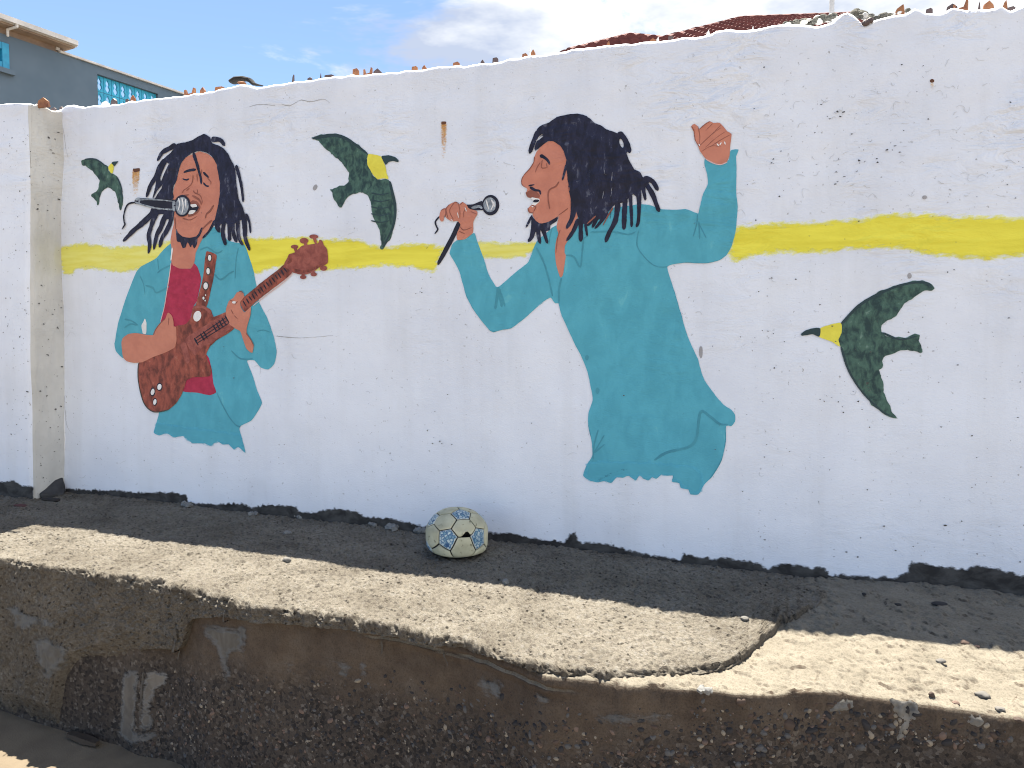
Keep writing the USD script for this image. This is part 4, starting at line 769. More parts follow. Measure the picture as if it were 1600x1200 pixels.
ledge = thing('concrete_ledge', 'rough broken concrete ledge running along the foot of the painted wall', 'ledge')
gr_rng = np.random.default_rng(21)
def grains(P, spacing, seed, size=1.0):
    """Height of packed grains (0..1) at the points P: hemispheres about random centres."""
    r_ = np.random.default_rng(seed)
    lo, hi = P.min(0) - .02, P.max(0) + .02
    cell = np.floor((P - lo) / spacing).astype(int)
    best = np.full(len(P), 9.0); hgt = np.zeros(len(P))
    for d in np.ndindex(3, 3, 3):
        c = cell + np.array(d) - 1
        h_ = (c[:, 0] * 73856093) ^ (c[:, 1] * 19349663) ^ (c[:, 2] * 83492791) ^ (seed * 7919)
        rnd = [(((h_ ^ (h_ >> 13)) * (1274126177 + 2 * k * 7001)) & 0xFFFFFF) / 16777215.0 for k in range(4)]
        ctr = (c + np.stack(rnd[:3], -1)) * spacing + lo
        dist = np.linalg.norm(P - ctr, axis=1) / spacing
        rad = .35 + .45 * rnd[3]
        h1 = np.sqrt(np.clip(1 - (dist / rad) ** 2, 0, 1)) * rad
        hgt = np.maximum(hgt, h1)
    return hgt

EDGE = np.array([(-7.5, -.83), (-2.57, -.824), (-1.875, -.812), (-1.457, -.858), (-1.2, -.853), (-1.04, -.845), (-.83, -.862), (-.63, -.905), (-.5, -.937), (-.3, -.881), (-.13, -.788), (-.075, -.70), (-.036, -.60), (.02, -.441), (.09, -.32), (.15, -.22), (.193, -.10), (.215, -.03)])
THICK = np.array([(-7.5, 1.0), (-2.45, 1.0), (-2.3, .42), (-2.1, .31), (-1.95, .24), (-1.80, .215), (-1.775, .19), (-1.75, .10), (-1.6, .065), (-1.45, .052), (-1.2, .045), (-1.0, .035), (-.75, .029), (-.62, .015), (-.28, .014), (-.18, .022), (.3, .024)])
BLOCK = np.array([(-7.5, -.80), (-1.9, -.785), (-1.45, -.835), (-1.2, -.832), (-1.0, -.826), (-.83, -.845), (-.63, -.895), (-.53, -.945), (-.3, -.908), (-.066, -.864), (.08, -.795), (.275, -.771), (.54, -.75), (4.2, -.72)])
DZ = -.021
def soft(x, t):
    return .25 * np.interp(x - .02, t[:, 0], t[:, 1]) + .5 * np.interp(x, t[:, 0], t[:, 1]) + .25 * np.interp(x + .02, t[:, 0], t[:, 1])

xs = np.unique(np.concatenate([np.linspace(-7.5, -3.5, 60), np.arange(-3.5, .215, .0045)]))
yf = soft(xs, EDGE) + (meshkit.fbm(np.stack([xs * 9, xs * 0, xs * 0], -1), 4, 31) - .5) * .045 * np.clip((.2 - xs) * 8, 0, 1) 
yf = yf + (meshkit.fbm(np.stack([xs * 60, xs * 0, xs * 0], -1), 3, 36) - .5) * .05 * np.clip((xs + .12) * 12, 0, 1) * np.clip((.21 - xs) * 12, 0, 1)
yf = np.minimum(yf, -.012)
th = soft(xs, THICK)
ztop = lambda y: ledge_z(xs, y)
zb = np.maximum(ztop(yf) - th, ground_z(xs) - .08)
rows = []
r = .022
nt = 210
for t in np.linspace(0, 1, nt):
    y = .03 + (yf + r - .03) * t
    rows.append((y, ztop(y), xs * 0))
for a in np.linspace(0, math.pi / 2, 7)[1:]:
    rows.append((yf + r - r * math.sin(a), ztop(yf) - r * (1 - math.cos(a)), xs * 0 + a))
nfz = 90
for t in np.linspace(0, 1, nfz)[1:]:
    rows.append((yf + .07 * max(0, t - .72) / .28 * np.clip((-1.9 - xs) * 3, 0, 1), (ztop(yf) - r) + (np.minimum(zb, ztop(yf) - r - .002) - (ztop(yf) - r)) * t, xs * 0 + math.pi / 2))
rows.append((np.minimum(yf + .3, .02), rows[-1][1], xs * 0 + math.pi / 2))
P = np.stack([np.stack([xs, y, z], -1) for y, z, a in rows], 1)
A = np.stack([a for y, z, a in rows], 1)
pf = P.reshape(-1, 3); af = A.reshape(-1)
warp = pf + (np.stack([meshkit.noise(pf * 50, k) for k in (1, 2, 3)], -1) - .5) * .012
g = grains(warp, .0085, 5) * .0045 + grains(warp, .016, 6) * .005 - np.clip(grains(warp + 3.3, .017, 26) - .2, 0, 1) * .012 * np.clip(meshkit.noise(pf * 40, 12) * 4 - 1.6, 0, 1) + (meshkit.noise(pf * 160, 13) - .5) * .003 + (meshkit.fbm(pf * 13, 4, 8) - .5) * .012 + (meshkit.noise(pf * 3.1, 9) - .5) * .012 - .007
face = np.sin(af)
jit = np.repeat((meshkit.fbm(np.stack([xs * 38, xs * 0, xs * 0], -1), 4, 35) - .5) * .075, len(rows)) * np.clip((.2 - pf[:, 0]) * 8, 0, 1)
ddn = np.clip(np.repeat(ztop(yf), len(rows)) - pf[:, 2], 0, 9)
g = g + jit * np.sin(af) * np.exp(-ddn / .03)
g = g * (1 + .35 * np.exp(-((af - .8) / .6) ** 2))
pf = pf + np.stack([0 * g, -g * face, g * np.cos(af)], -1)
# hollows along the broken front edge
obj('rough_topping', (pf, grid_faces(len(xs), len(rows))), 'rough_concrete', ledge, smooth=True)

xs = np.unique(np.concatenate([np.linspace(-7.5, -2.2, 50), np.arange(-2.2, 1.0, .0052), np.linspace(1.0, 4.2, 120)]))
yb = soft(xs, BLOCK) + (meshkit.fbm(np.stack([xs * 6, xs * 0, xs * 0 + 7], -1), 3, 33) - .5) * .035
zt = lambda y: ledge_z(xs, y) + DZ + .036 * np.clip((xs - .0) / .35, 0, 1) * np.clip((y + .76) / .3, 0, 1)
rows = []
r = .018
for t in np.linspace(0, 1, 170):
    y = .03 + (yb + r - .03) * t
    rows.append((y, zt(y), xs * 0))
for a in np.linspace(0, math.pi / 2, 6)[1:]:
    rows.append((yb + r - r * math.sin(a), zt(yb) - r * (1 - math.cos(a)), xs * 0 + a))
for t in np.linspace(0, 1, 130)[1:]:
    z0 = zt(yb) - r
    rows.append((yb + 0 * t, z0 + (ground_z(xs) - .06 - z0) * t, xs * 0 + math.pi / 2))
P = np.stack([np.stack([xs, y, z], -1) for y, z, a in rows], 1)
A = np.stack([a for y, z, a in rows], 1)
pf = P.reshape(-1, 3); af = A.reshape(-1)
dep = np.tile((ledge_z(xs, yb) + DZ)[:, None], (1, len(rows))).reshape(-1) - pf[:, 2]           # how far below the block's top edge
low = np.clip((dep - np.interp(pf[:, 0], [-.5, .1], [.10, .02]) - .10 * (meshkit.fbm(pf * 5, 3, 40) - .5)) / .07, 0, 1) * (af > 1)
flat = af < .5
warp = pf + (np.stack([meshkit.noise(pf * 40, k) for k in (4, 5, 6)], -1) - .5) * .014
gr = grains(warp, .020, 15)
g = (meshkit.fbm(pf * 8, 4, 18) - .5) * .016 + (meshkit.noise(pf * 2.2, 19) - .5) * .014
g = g + low * (gr * .0035 - .002) + np.where(flat, grains(warp, .0095, 16) * .0045 + grains(warp, .024, 17) * .009 * (meshkit.noise(pf * 14, 71) > .45) - .006 + (meshkit.noise(pf * 150, 14) - .5) * .003, 0)
g = g + np.repeat((meshkit.fbm(np.stack([xs * 36, xs * 0, xs * 0 + 7], -1), 4, 34) - .5) * .05, len(rows)) * np.sin(af) * np.exp(-np.clip(dep, 0, 9) / .035)
groove = np.exp(-((dep - .034 - .010 * (meshkit.noise(np.stack([pf[:, 0] * 6, pf[:, 0] * 0, pf[:, 0] * 0], -1), 2) - .5)) / .004) ** 2) * (af > 1.2) * np.clip((pf[:, 0] + 1.2) * 5, 0, 1) * np.clip((-.42 - pf[:, 0]) * 8, 0, 1)
g = g - groove * .012 - .010 * np.clip((dep - .04) / .02, 0, 1) * (af > 1.2) * np.clip((pf[:, 0] + 1.2) * 5, 0, 1) * np.clip((-.40 - pf[:, 0]) * 8, 0, 1)
pf = pf + np.stack([0 * g, -g * np.sin(af), g * np.cos(af)], -1)
obj('lower_block', (pf, grid_faces(len(xs), len(rows))), 'block_concrete', ledge, smooth=True)
FRONT = P.reshape(len(xs), len(rows), 3)
front_tree = cKDTree(pf[af > 1.2][:, [0, 2]]); front_pts = pf[af > 1.2]
def front_at(x, z):
    d, i = front_tree.query(np.stack([x, z], -1), k=3)
    return front_pts[i, 1].min(-1)

# aggregate standing out of the block's washed face
for nm, c in (('pebble_cream', (0.22, 0.19, 0.15)), ('pebble_grey', (0.075, 0.075, 0.078)), ('pebble_dark', (0.014, 0.013, 0.016)), ('pebble_brown', (0.06, 0.038, 0.028)), ('pebble_rose', (0.13, 0.088, 0.07))):
    plain(nm, c, scale=60, rough=.75, bump=.3, bscale=300, dist=.001)
PEB = ['pebble_dark', 'pebble_grey', 'pebble_brown', 'pebble_dark', 'pebble_brown', 'pebble_grey', 'pebble_dark', 'pebble_brown', 'pebble_dark', 'pebble_dark', 'pebble_cream', 'pebble_rose']
small = {k: [] for k in PEB}
made = 0
cands = []
for _ in range(2900):
    px, py = 200 + 1400 * rng.random(), 1060 + 140 * rng.random() ** .7
    q = on_y(px, py, -.86)
    x, z = q[0], q[2]
    d = ledge_z(x, -.86) + DZ - z
    if d < (.05 + .11 * rng.random()) * (.35 if px > 1080 else 1) or z < ground_z(x) + .005: continue
    cands.append((x, z, (.0018 + .0075 * rng.random() ** 3.6) * (1 + .9 * (px > 1150 and rng.random() < .12))))
cands.sort(key=lambda c: -c[2])
for k, (x, z, s) in enumerate(cands):
    y = front_at(np.array([x]), np.array([z]))[0]
    m = trimesh.creation.icosphere(subdivisions=1, radius=1.0)
    v_ = np.array(m.vertices); v_ = v_ * (1 + .5 * (meshkit.noise(v_ * 1.3 + k * 5.7, k % 50) - .5))[:, None]
    m.vertices = v_ * s * np.array([1.1 + .4 * rng.random(), .7, .7 + .4 * rng.random()])
    m.apply_transform(trimesh.transformations.rotation_matrix(rng.random() * 3, [0, 1, 0]))
    m.apply_translation([x, y + s * .45, z])
    mat = PEB[rng.integers(len(PEB))]
    if made < 220: obj('embedded_stone', m, mat, ledge, smooth=True); made += 1
    else: small[mat].append(m)
for mat, ms in small.items():
    if ms: obj('embedded_gravel', trimesh.util.concatenate(ms), mat, ledge, smooth=True, kind='stuff')

# smears and patches on the ledge's front
def place_front(p, lv): return np.stack([p[:, 0], front_at(p[:, 0], p[:, 1]) - .003 - .002 * lv, p[:, 1]], -1)
def QF(pts, y=-.86): return [(on_y(a, b, y)[0], on_y(a, b, y)[2]) for a, b in pts]
slab_tree = None
for pts in ([(300, 978), (372, 985), (374, 1020), (350, 1035), (348, 1070), (338, 1080), (330, 1050), (318, 1020), (302, 1000)], [(433, 1036), (450, 1040), (448, 1062), (436, 1065)], [(500, 1035), (540, 1040), (532, 1075), (522, 1070), (516, 1050)], [(550, 1038), (566, 1045), (562, 1068), (552, 1065)], [(745, 1055), (790, 1062), (785, 1085), (770, 1092), (750, 1085)], [(845, 1066), (875, 1070), (868, 1085), (852, 1084)], [(930, 1100), (1000, 1098), (1060, 1105), (1050, 1120), (960, 1115)]):
    coat('lime_stain', shape(QF(pts), .008, 25), 0, 'lime_stain', ledge, h=.008, place=place_front)
for i, pts in enumerate(([(1394, 1086), (1412, 1080), (1432, 1092), (1442, 1108), (1436, 1120), (1424, 1116), (1418, 1138), (1408, 1156), (1400, 1172), (1391, 1164), (1398, 1140), (1406, 1120), (1398, 1106)], [(1290, 1094), (1310, 1084), (1335, 1086), (1342, 1104), (1325, 1100), (1300, 1103)], [(1508, 1116), (1530, 1108), (1538, 1118), (1524, 1128)], [(1396, 1180), (1404, 1182), (1402, 1200), (1396, 1200)])):
    poly = shape([(a_, b_ - .012) for a_, b_ in QF(pts, -.77)], .013, 45, i)
    vv, ff, ee = coat_mesh(poly, 0, .004, lambda p, lv: np.stack([p[:, 0], p[:, 1], p[:, 1]], -1))
    hgt = np.minimum(ee / .006, 1) ** .8 * (.000 + .007 * meshkit.fbm(vv * 75, 4, 70 + i))
    yy = front_at(vv[:, 0], vv[:, 2])
    vv = np.stack([vv[:, 0], yy + .003 - hgt, vv[:, 2]], -1)
    plain('cement_lump', (0.17, 0.163, 0.15), (0.09, 0.085, 0.076), scale=30, rough=.9, bump=.5, bscale=160) if i == 0 else None
    obj('cement_smear', (vv, ff), 'cement_lump', ledge, smooth=True)

# patches on the left face belong to the rough topping there
tf = np.array(stage.GetPrimAtPath(str(ledge.GetPath()) + '/rough_topping').GetAttribute('points').Get())
tf = np.vstack([tf, pf[af > 1.4]])
sel = (tf[:, 1] < -.70) & (tf[:, 2] < ledge_z(tf[:, 0], -.85) - .02) & (tf[:, 0] < -1.6)
tft = cKDTree(tf[sel][:, [0, 2]]); tfp = tf[sel]
def left_at(x, z):
    d, i = tft.query(np.stack([x, z], -1), k=6); return tfp[i, 1].min(-1)
def place_left(p, lv): return np.stack([p[:, 0], left_at(p[:, 0], p[:, 1]) - .002 - .002 * lv, p[:, 1]], -1)
for pts in ([(48, 1004), (70, 996), (92, 1003), (104, 1018), (98, 1046), (82, 1066), (66, 1058), (52, 1036)], [(8, 1065), (35, 1058), (30, 1075), (12, 1072)], [(0, 945), (40, 955), (90, 970), (70, 985), (20, 980)]):
    coat('lime_stain', shape(QF(pts, -.83), .02, 22), 0, 'lime_stain', ledge, h=.008, place=place_left)
for i, pts in enumerate(([(178, 1060), (204, 1055), (203, 1110), (200, 1150), (225, 1150), (232, 1165), (195, 1172), (166, 1160), (170, 1120)], [(212, 1056), (245, 1060), (242, 1082), (228, 1090), (222, 1120), (226, 1150), (204, 1148), (206, 1100)])):
    coat('cement_patch', shape(QF(pts, -.83), .003, 25), 1, 'cement_grey', ledge, h=.008, place=place_left)
for pts, w in (([(267, 985), (266, 1005), (258, 1040)], .012), ([(206, 1060), (204, 1100), (201, 1140)], .006), ([(356, 942), (353, 958), (352, 975)], .006), ([(20, 880), (23, 905)], .005)):
    coat('crack', stroke(QF(pts, -.84), w, w * .5, 3, .5), 2, 'crack_dark', ledge, h=.004, place=place_left)
for pts, w in (([(587, 1010), (586, 1030)], .006), ([(690, 1025), (694, 1045)], .005)):
    coat('crack', stroke(QF(pts, -.86), w, w * .5, 4, .5), 2, 'crack_dark', ledge, h=.004, place=place_front)

# ---------------------------------------------------------------- loose bits on the ledge and in the gutter
top_tree = cKDTree(tf[(tf[:, 2] > ledge_z(tf[:, 0], tf[:, 1]) - .03)][:, :2]); top_pts = tf[(tf[:, 2] > ledge_z(tf[:, 0], tf[:, 1]) - .03)]
blk_sel = pf[(af < .5)]
blk_tree = cKDTree(blk_sel[:, :2])
def top_at(x, y):
    d, i = top_tree.query([x, y]); z = top_pts[i, 2] if d < .02 else -9
    d2, i2 = blk_tree.query([x, y]); return max(z, blk_sel[i2, 2])
for nm, c in (('mortar_white', (0.21, 0.21, 0.205)), ('stone_grey', (0.14, 0.132, 0.122)), ('stone_rose', (0.17, 0.115, 0.09)), ('wood_dark', (0.025, 0.02, 0.018)), ('wood_brown', (0.05, 0.036, 0.025)), ('scrap_red', (0.08, 0.027, 0.025))):
    plain(nm, c, scale=40, rough=.85, bump=.4, bscale=200, dist=.002)
def loose(name, cat, label, px, py, w, h, mat, seed, group=None):
    q = on_ledge(px, py)
    s = np.dot(q - CAM, fw) / FOC * w / 2
    z = top_at(q[0], q[1])
    if cat == 'mortar':
        rr_ = np.random.default_rng(seed); ms_ = []
        for k_ in range(7):
            b_ = lump(s * (.25 + .3 * rr_.random()), seed * 9 + k_, (1, .9, .9), 1, .6, 2.2); b_.apply_translation([s * 1.4 * (rr_.random() - .5), s * .8 * (rr_.random() - .5), s * .12 * rr_.random()]); ms_.append(b_)
        m = trimesh.util.concatenate(ms_); m.vertices = np.array(m.vertices) + (np.stack([meshkit.noise(np.array(m.vertices) * 160 + seed, k_) for k_ in range(3)], -1) - .5) * s * .35
    else:
        m = lump(s, seed, (1, .8, .8 * h / max(w * .5, 1e-6) * .6), 2, .4)
    m.apply_translation([0, 0, -m.bounds[0][2] * .5])
    x = obj(name, m, mat, None, smooth=40)
    UsdGeom.Xformable(x).AddTranslateOp().Set(Gf.Vec3d(float(q[0]), float(q[1]), float(z)))
    tag(x, label, cat, group)
LOOSE = [('pebble', 'pebble', 'smooth grey pebble near the back of the sunlit strip below the guitarist', 448, 876, 13, 9, 'stone_grey'),
         ('pebble', 'pebble', 'grey pebble at the shadow edge by the broken end of the topping', 1163, 969, 13, 7, 'stone_grey'),
         ('mortar_crumb', 'mortar', 'pale mortar crumb on the shadow edge right of and below the ball', 793, 911, 16, 5, 'mortar_white'),
         ('mortar_crumb', 'mortar', 'pale grey mortar blob on the lower lip near the broken end', 1103, 1068, 24, 14, 'mortar_white'),
         ('pebble', 'pebble', 'reddish stone on the sunlit strip, nearest the shadow at right', 1507, 1011, 12, 8, 'stone_rose'),
         ('pebble', 'pebble', 'small reddish stone just right of the bigger reddish one', 1527, 1014, 8, 6, 'stone_rose'),
         ('pebble', 'pebble', 'tan stone in the middle of the sunlit strip at right', 1470, 1035, 14, 8, 'stone_grey'),
         ('pebble', 'pebble', 'large oval grey stone near the right edge of the sunlit strip', 1536, 1076, 20, 10, 'stone_grey'),
         ('pebble', 'pebble', 'dark brown stone left of the large oval stone on the strip', 1456, 1075, 9, 9, 'pebble_brown'),
         ('pebble', 'pebble', 'rose stone left of the oval one near the front edge', 1494, 1084, 11, 8, 'stone_rose'),
         ('pebble', 'pebble', 'pale stone close to the front edge near the right corner', 1563, 1096, 14, 7, 'stone_grey'),
         ('pebble', 'pebble', 'dark stone at the right frame edge near the front edge', 1592, 1112, 14, 7, 'pebble_brown'),
         ('pebble', 'pebble', 'small dark stone in the wall shadow at right', 1350, 934, 6, 5, 'pebble_dark'),
         ('pebble', 'pebble', 'flat dark stone in the wall shadow near the middle right', 1403, 949, 11, 5, 'pebble_dark'),
         ('pebble', 'pebble', 'dark flat chip in the wall shadow towards the right corner', 1468, 951, 22, 6, 'pebble_dark'),
         ('mortar_crumb', 'mortar', 'leftmost pale mortar crumb on the shaded ledge by the wall foot', 290, 790, 20, 6, 'mortar_white'),
         ('mortar_crumb', 'mortar', 'second pale mortar crumb from the left at the wall foot', 396, 802, 15, 6, 'mortar_white'),
         ('mortar_crumb', 'mortar', 'third pale mortar crumb from the left at the wall foot', 470, 806, 20, 6, 'mortar_white'),
         ('mortar_crumb', 'mortar', 'small pale mortar crumb out on the shaded ledge, nearest the sun', 448, 833, 14, 4, 'mortar_white'),
         ('mortar_crumb', 'mortar', 'thin pale mortar crumb, third to the left of the ball', 563, 817, 10, 5, 'mortar_white'),
         ('mortar_crumb', 'mortar', 'pale mortar lump, second to the left of the ball', 583, 820, 18, 8, 'mortar_white'),
         ('mortar_crumb', 'mortar', 'biggest pale mortar lump left of the ball at the wall foot', 613, 825, 26, 9, 'mortar_white'),
         ('mortar_crumb', 'mortar', 'pale mortar lump touching the left side of the ball', 655, 830, 22, 7, 'mortar_white')]
for i, a in enumerate(LOOSE): loose(*a[:3], a[3], a[4], a[5], a[6], a[7], 500 + i, 'loose stones on the ledge' if a[1] == 'pebble' else 'mortar crumbs on the ledge')
# a dark wedge of old mortar in the corner between the two walls
q = on_y(88, 760, -.02)
wq = [on_y(96, 742, -.004), on_y(103, 764, -.004), on_y(99, 772, -.05), on_y(84, 771, -.09), on_y(62, 772, -.14), on_y(74, 757, -.06), on_y(88, 748, -.02), on_y(100, 790, 0), on_y(70, 800, -.1)]
m = trimesh.Trimesh(wq).convex_hull if False else trimesh.points.PointCloud(np.array(wq)).convex_hull
m = m.subdivide().subdivide().subdivide(); v_ = np.array(m.vertices); m.vertices = v_ + (np.stack([meshkit.fbm(v_ * 40, 3, k_) for k_ in range(3)], -1) - .5) * .016
plain('old_mortar', (0.06, 0.06, 0.063), (0.035, 0.035, 0.038), scale=20, rough=.95, bump=.5)
tag(obj('mortar_wedge', m, 'old_mortar', smooth=True), 'dark wedge of old mortar in the corner of the two walls', 'mortar')
q = on_ledge(79, 780)
m = trimesh.creation.capsule(height=.085, radius=.011, count=[8, 8]); m.apply_transform(trimesh.transformations.rotation_matrix(math.pi / 2, [0, 1, 0]))
v_ = np.array(m.vertices); m.vertices = v_ * np.array([1, 1, .8]) + (meshkit.fbm(v_ * 60, 2, 3)[:, None] - .5) * .006
m.apply_translation([q[0], q[1], top_at(q[0], q[1]) + .006])
tag(obj('wood_scrap', m, 'wood_dark', smooth=40), 'short dark stick on the shaded ledge before the forward wall section', 'stick')
q = on_ledge(32, 787)
m = lump(.03, 640, (1.3, .5, .25), 2); m.apply_translation([q[0], q[1], top_at(q[0], q[1]) + .003])
tag(obj('red_scrap', m, 'scrap_red', smooth=40), 'flat dark red scrap on the shaded ledge at the far left', 'scrap')
q = on_y(103, 1133, -.88)
m = trimesh.creation.box((.13, .028, .018)); m = m.subdivide().subdivide().subdivide()
v_ = np.array(m.vertices); taper = 1 - .55 * np.clip(np.abs(v_[:, 0]) / .085, 0, 1) ** 2
v_ = v_ * np.stack([np.ones(len(v_)), taper, taper], -1) + (np.stack([meshkit.noise(v_ * 40, k) for k in (1, 2, 3)], -1) - .5) * .006
m.vertices = v_; m.apply_transform(trimesh.transformations.rotation_matrix(.07, [0, 1, 0])); m.apply_translation([q[0], -.815, ground_z(q[0]) + .012])
tag(obj('plank_scrap', m, 'wood_brown', smooth=40), 'brown split plank scrap lying in the gutter below the ledge', 'plank')

# ---------------------------------------------------------------- the burst football
bq = on_ledge(706, 866)
R = .1135
ctr = np.array([bq[0], bq[1] + .045, top_at(bq[0], bq[1] + .05) + .68 * R])
LOOK['ball_leather'] = usdkit.material(stage, '/World/Looks/ball_leather', {
    'tc': ('texture_coordinate', {}), 'n': ('noise_texture', {'scale': 14.0, 'detail': 6.0, 'roughness': .6}), 'cr': ('rgb_ramp', {'ramp': [(.3, (.34, .325, .22)), (.6, (.53, .51, .36))]}),
    'n2': ('noise_texture', {'scale': 60.0, 'detail': 3.0}), 'c2': ('rgb_ramp', {'ramp': [(.27, (.35, .33, .3)), (.36, (1, 1, 1))]}), 'm': ('mix_color', {'blend_type': 'multiply', 'fac': 1.0}),
    'b': ('bump', {'strength': .15, 'distance': .002}), 'p': ('principled_bsdf', {'roughness': .55})},
    [('tc.object', 'n.vector'), ('n.fac', 'cr.fac'), ('tc.object', 'n2.vector'), ('n2.fac', 'c2.fac'), ('cr.color', 'm.a'), ('c2.color', 'm.b'), ('m.result', 'p.base_color'), ('n2.fac', 'b.height'), ('b.normal', 'p.normal')], surface='p.BSDF')
LOOK['ball_print'] = usdkit.material(stage, '/World/Looks/ball_print', {
    'tc': ('texture_coordinate', {}), 'v': ('voronoi_texture', {'scale': 95.0, 'feature': 'distance_to_edge'}), 'v2': ('voronoi_texture', {'scale': 95.0}), 'sx': ('separate_xyz', {}),
    'cr': ('rgb_ramp', {'ramp': [(0.0, (.05, .12, .22)), (.08, (.09, .2, .32)), (.15, (.44, .52, .52))]}), 'c2': ('rgb_ramp', {'ramp': [(.2, (.35, .55, .7)), (.35, (1, 1, 1))]}), 'm': ('mix_color', {'blend_type': 'multiply', 'fac': 1.0}),
    'at': ('attribute', {'attribute': 'edge'}), 'er': ('rgb_ramp', {'ramp': [(.0, (.60, .60, .52)), (.10, (.60, .60, .52)), (.13, (0, 0, 0))]}), 'ef': ('map_range', {'from_min': .09, 'from_max': .13, 'clamp': True}), 'mm': ('mix_color', {'a': (.60, .61, .55)}),
    'p': ('principled_bsdf', {'roughness': .5})},
    [('tc.object', 'v.vector'), ('tc.object', 'v2.vector'), ('v.distance', 'cr.fac'), ('v2.color', 'sx.vector'), ('sx.x', 'c2.fac'), ('cr.color', 'm.a'), ('c2.color', 'm.b'), ('at.fac', 'ef.value'), ('ef.result', 'mm.fac'), ('m.result', 'mm.b'), ('mm.result', 'p.base_color')], surface='p.BSDF')
plain('ball_seam', (0.07, 0.065, 0.05), scale=30, rough=.8)
plain('ball_inside', (0.012, 0.012, 0.014), scale=30, rough=.9)
phi = (1 + 5 ** .5) / 2
ico = np.array([(0, a, b * phi) for a in (-1, 1) for b in (-1, 1)] + [(a, b * phi, 0) for a in (-1, 1) for b in (-1, 1)] + [(b * phi, 0, a) for a in (-1, 1) for b in (-1, 1)], float)
ico /= np.linalg.norm(ico, axis=1, keepdims=True)
faces_ = [t for t in __import__('itertools').combinations(range(12), 3) if all(np.dot(ico[t[a]], ico[t[b]]) > .4 for a, b in ((0, 1), (0, 2), (1, 2)))]
view = np.array([CAM[0] - ctr[0], CAM[1] - ctr[1], 0]); view /= np.linalg.norm(view)
side = np.array([-view[1], view[0], 0])            # to the right as the camera sees it
want = np.array([side * a + np.array([0, 0, 1]) * b + view * c for a, b, c in ((-.30, .05, .95), (.70, .0, .70), (.16, .88, .45))])
want /= np.linalg.norm(want, axis=1, keepdims=True)
t0 = faces_[0]
best = None
for perm in __import__('itertools').permutations(t0):
    u_, s_, vt_ = np.linalg.svd(want.T @ ico[list(perm)])
    Rm = u_ @ np.diag([1, 1, np.linalg.det(u_ @ vt_)]) @ vt_
    err = np.linalg.norm(ico[list(perm)] @ Rm.T - want)
    if best is None or err < best[0]: best = (err, Rm)
ico = ico @ best[1].T
tear = side * .28 + np.array([0, 0, .0]) + view * .95; tear /= np.linalg.norm(tear)
def crush(p):
    p = np.array(p, float); n_ = np.linalg.norm(p, axis=1, keepdims=True); d = p / n_
    z = p[:, 2].copy()
    lowz = -.68 * np.tanh(np.abs(z) / .42) / math.tanh(1 / .42)
    lift = .10 * np.clip(-(p @ side) - .2, 0, 1) * np.clip(-z * 2.2, 0, 1)
    p[:, 2] = np.where(z < 0, lowz + lift, .76 * z)
    rad_ = np.linalg.norm(p[:, :2], axis=1); bulge = np.where(z < 0, np.clip(np.sqrt(np.clip(1 - np.abs(z) ** 3.2, 0, 1)) / np.maximum(np.sqrt(np.clip(1 - z * z, 0, 1)), .05), 1, 1.35), 1.0)
    bulge = 1 + (bulge - 1) * np.clip(rad_ * 1.6, 0, 1)
    p[:, :2] *= (1.0 * bulge)[:, None]
    p *= (1 + .035 * (meshkit.noise(d * 2.1, 3) - .5))[:, None]
    return p * R
ball = thing('football', 'burst cream football with blue pentagons lying squashed on the ledge', 'ball', loc=ctr)
def panel(ring, name, mat):
    ring = np.array(ring); c = ring.mean(0)
    if np.dot(np.cross(ring[1] - ring[0], ring[2] - ring[1]), c) < 0: ring = ring[::-1]
    n_ = len(ring); K = 6; sub = 5
    edge_pts = np.vstack([ring[i] + (ring[(i + 1) % n_] - ring[i]) * np.arange(sub)[:, None] / sub for i in range(n_)])
    vs_, ed = [c], [1.0]
    fr = np.concatenate([np.arange(1, K) / K * .93, [.93, .94, .945]]); puff = [1.0] * (K - 1) + [.994, .975, .94]
    for f_, pu in zip(fr, puff):
        q_ = c + (edge_pts - c) * f_; q_ = q_ / np.linalg.norm(q_, axis=1, keepdims=True) * pu
        vs_.extend(q_); ed.extend([1 - f_] * len(edge_pts))
    vs_[0] = c / np.linalg.norm(c)
    vs_ = np.array(vs_); m_ = len(edge_pts); fs_ = []
    for j in range(m_):
        fs_.append((0, 1 + j, 1 + (j + 1) % m_))
        for k_ in range(len(fr) - 1):
            a_, b_ = 1 + k_ * m_ + j, 1 + k_ * m_ + (j + 1) % m_
            fs_ += [(a_, a_ + m_, b_ + m_), (a_, b_ + m_, b_)]
    dt = vs_ @ tear
    return vs_, np.array(fs_), np.array(ed), name, mat
tri_pts = lambda i, j: (2 * ico[i] + ico[j]) / 3
pans = []
for i in range(12):
    nb = [j for j in range(12) if j != i and np.dot(ico[i], ico[j]) > .4]
    a0 = ico[nb[0]] - ico[i]; ax = ico[i]
    ang_ = [math.atan2(np.dot(np.cross(a0, ico[j] - ico[i]), ax), np.dot(a0, ico[j] - ico[i])) for j in nb]
    nb = [x for _, x in sorted(zip(ang_, nb))]
    pans.append(panel([tri_pts(i, j) for j in nb], 'pentagon_panel', 'ball_print'))
for (i, j, k) in faces_:
    pans.append(panel([tri_pts(i, j), tri_pts(j, i), tri_pts(j, k), tri_pts(k, j), tri_pts(k, i), tri_pts(i, k)], 'hexagon_panel', 'ball_leather'))
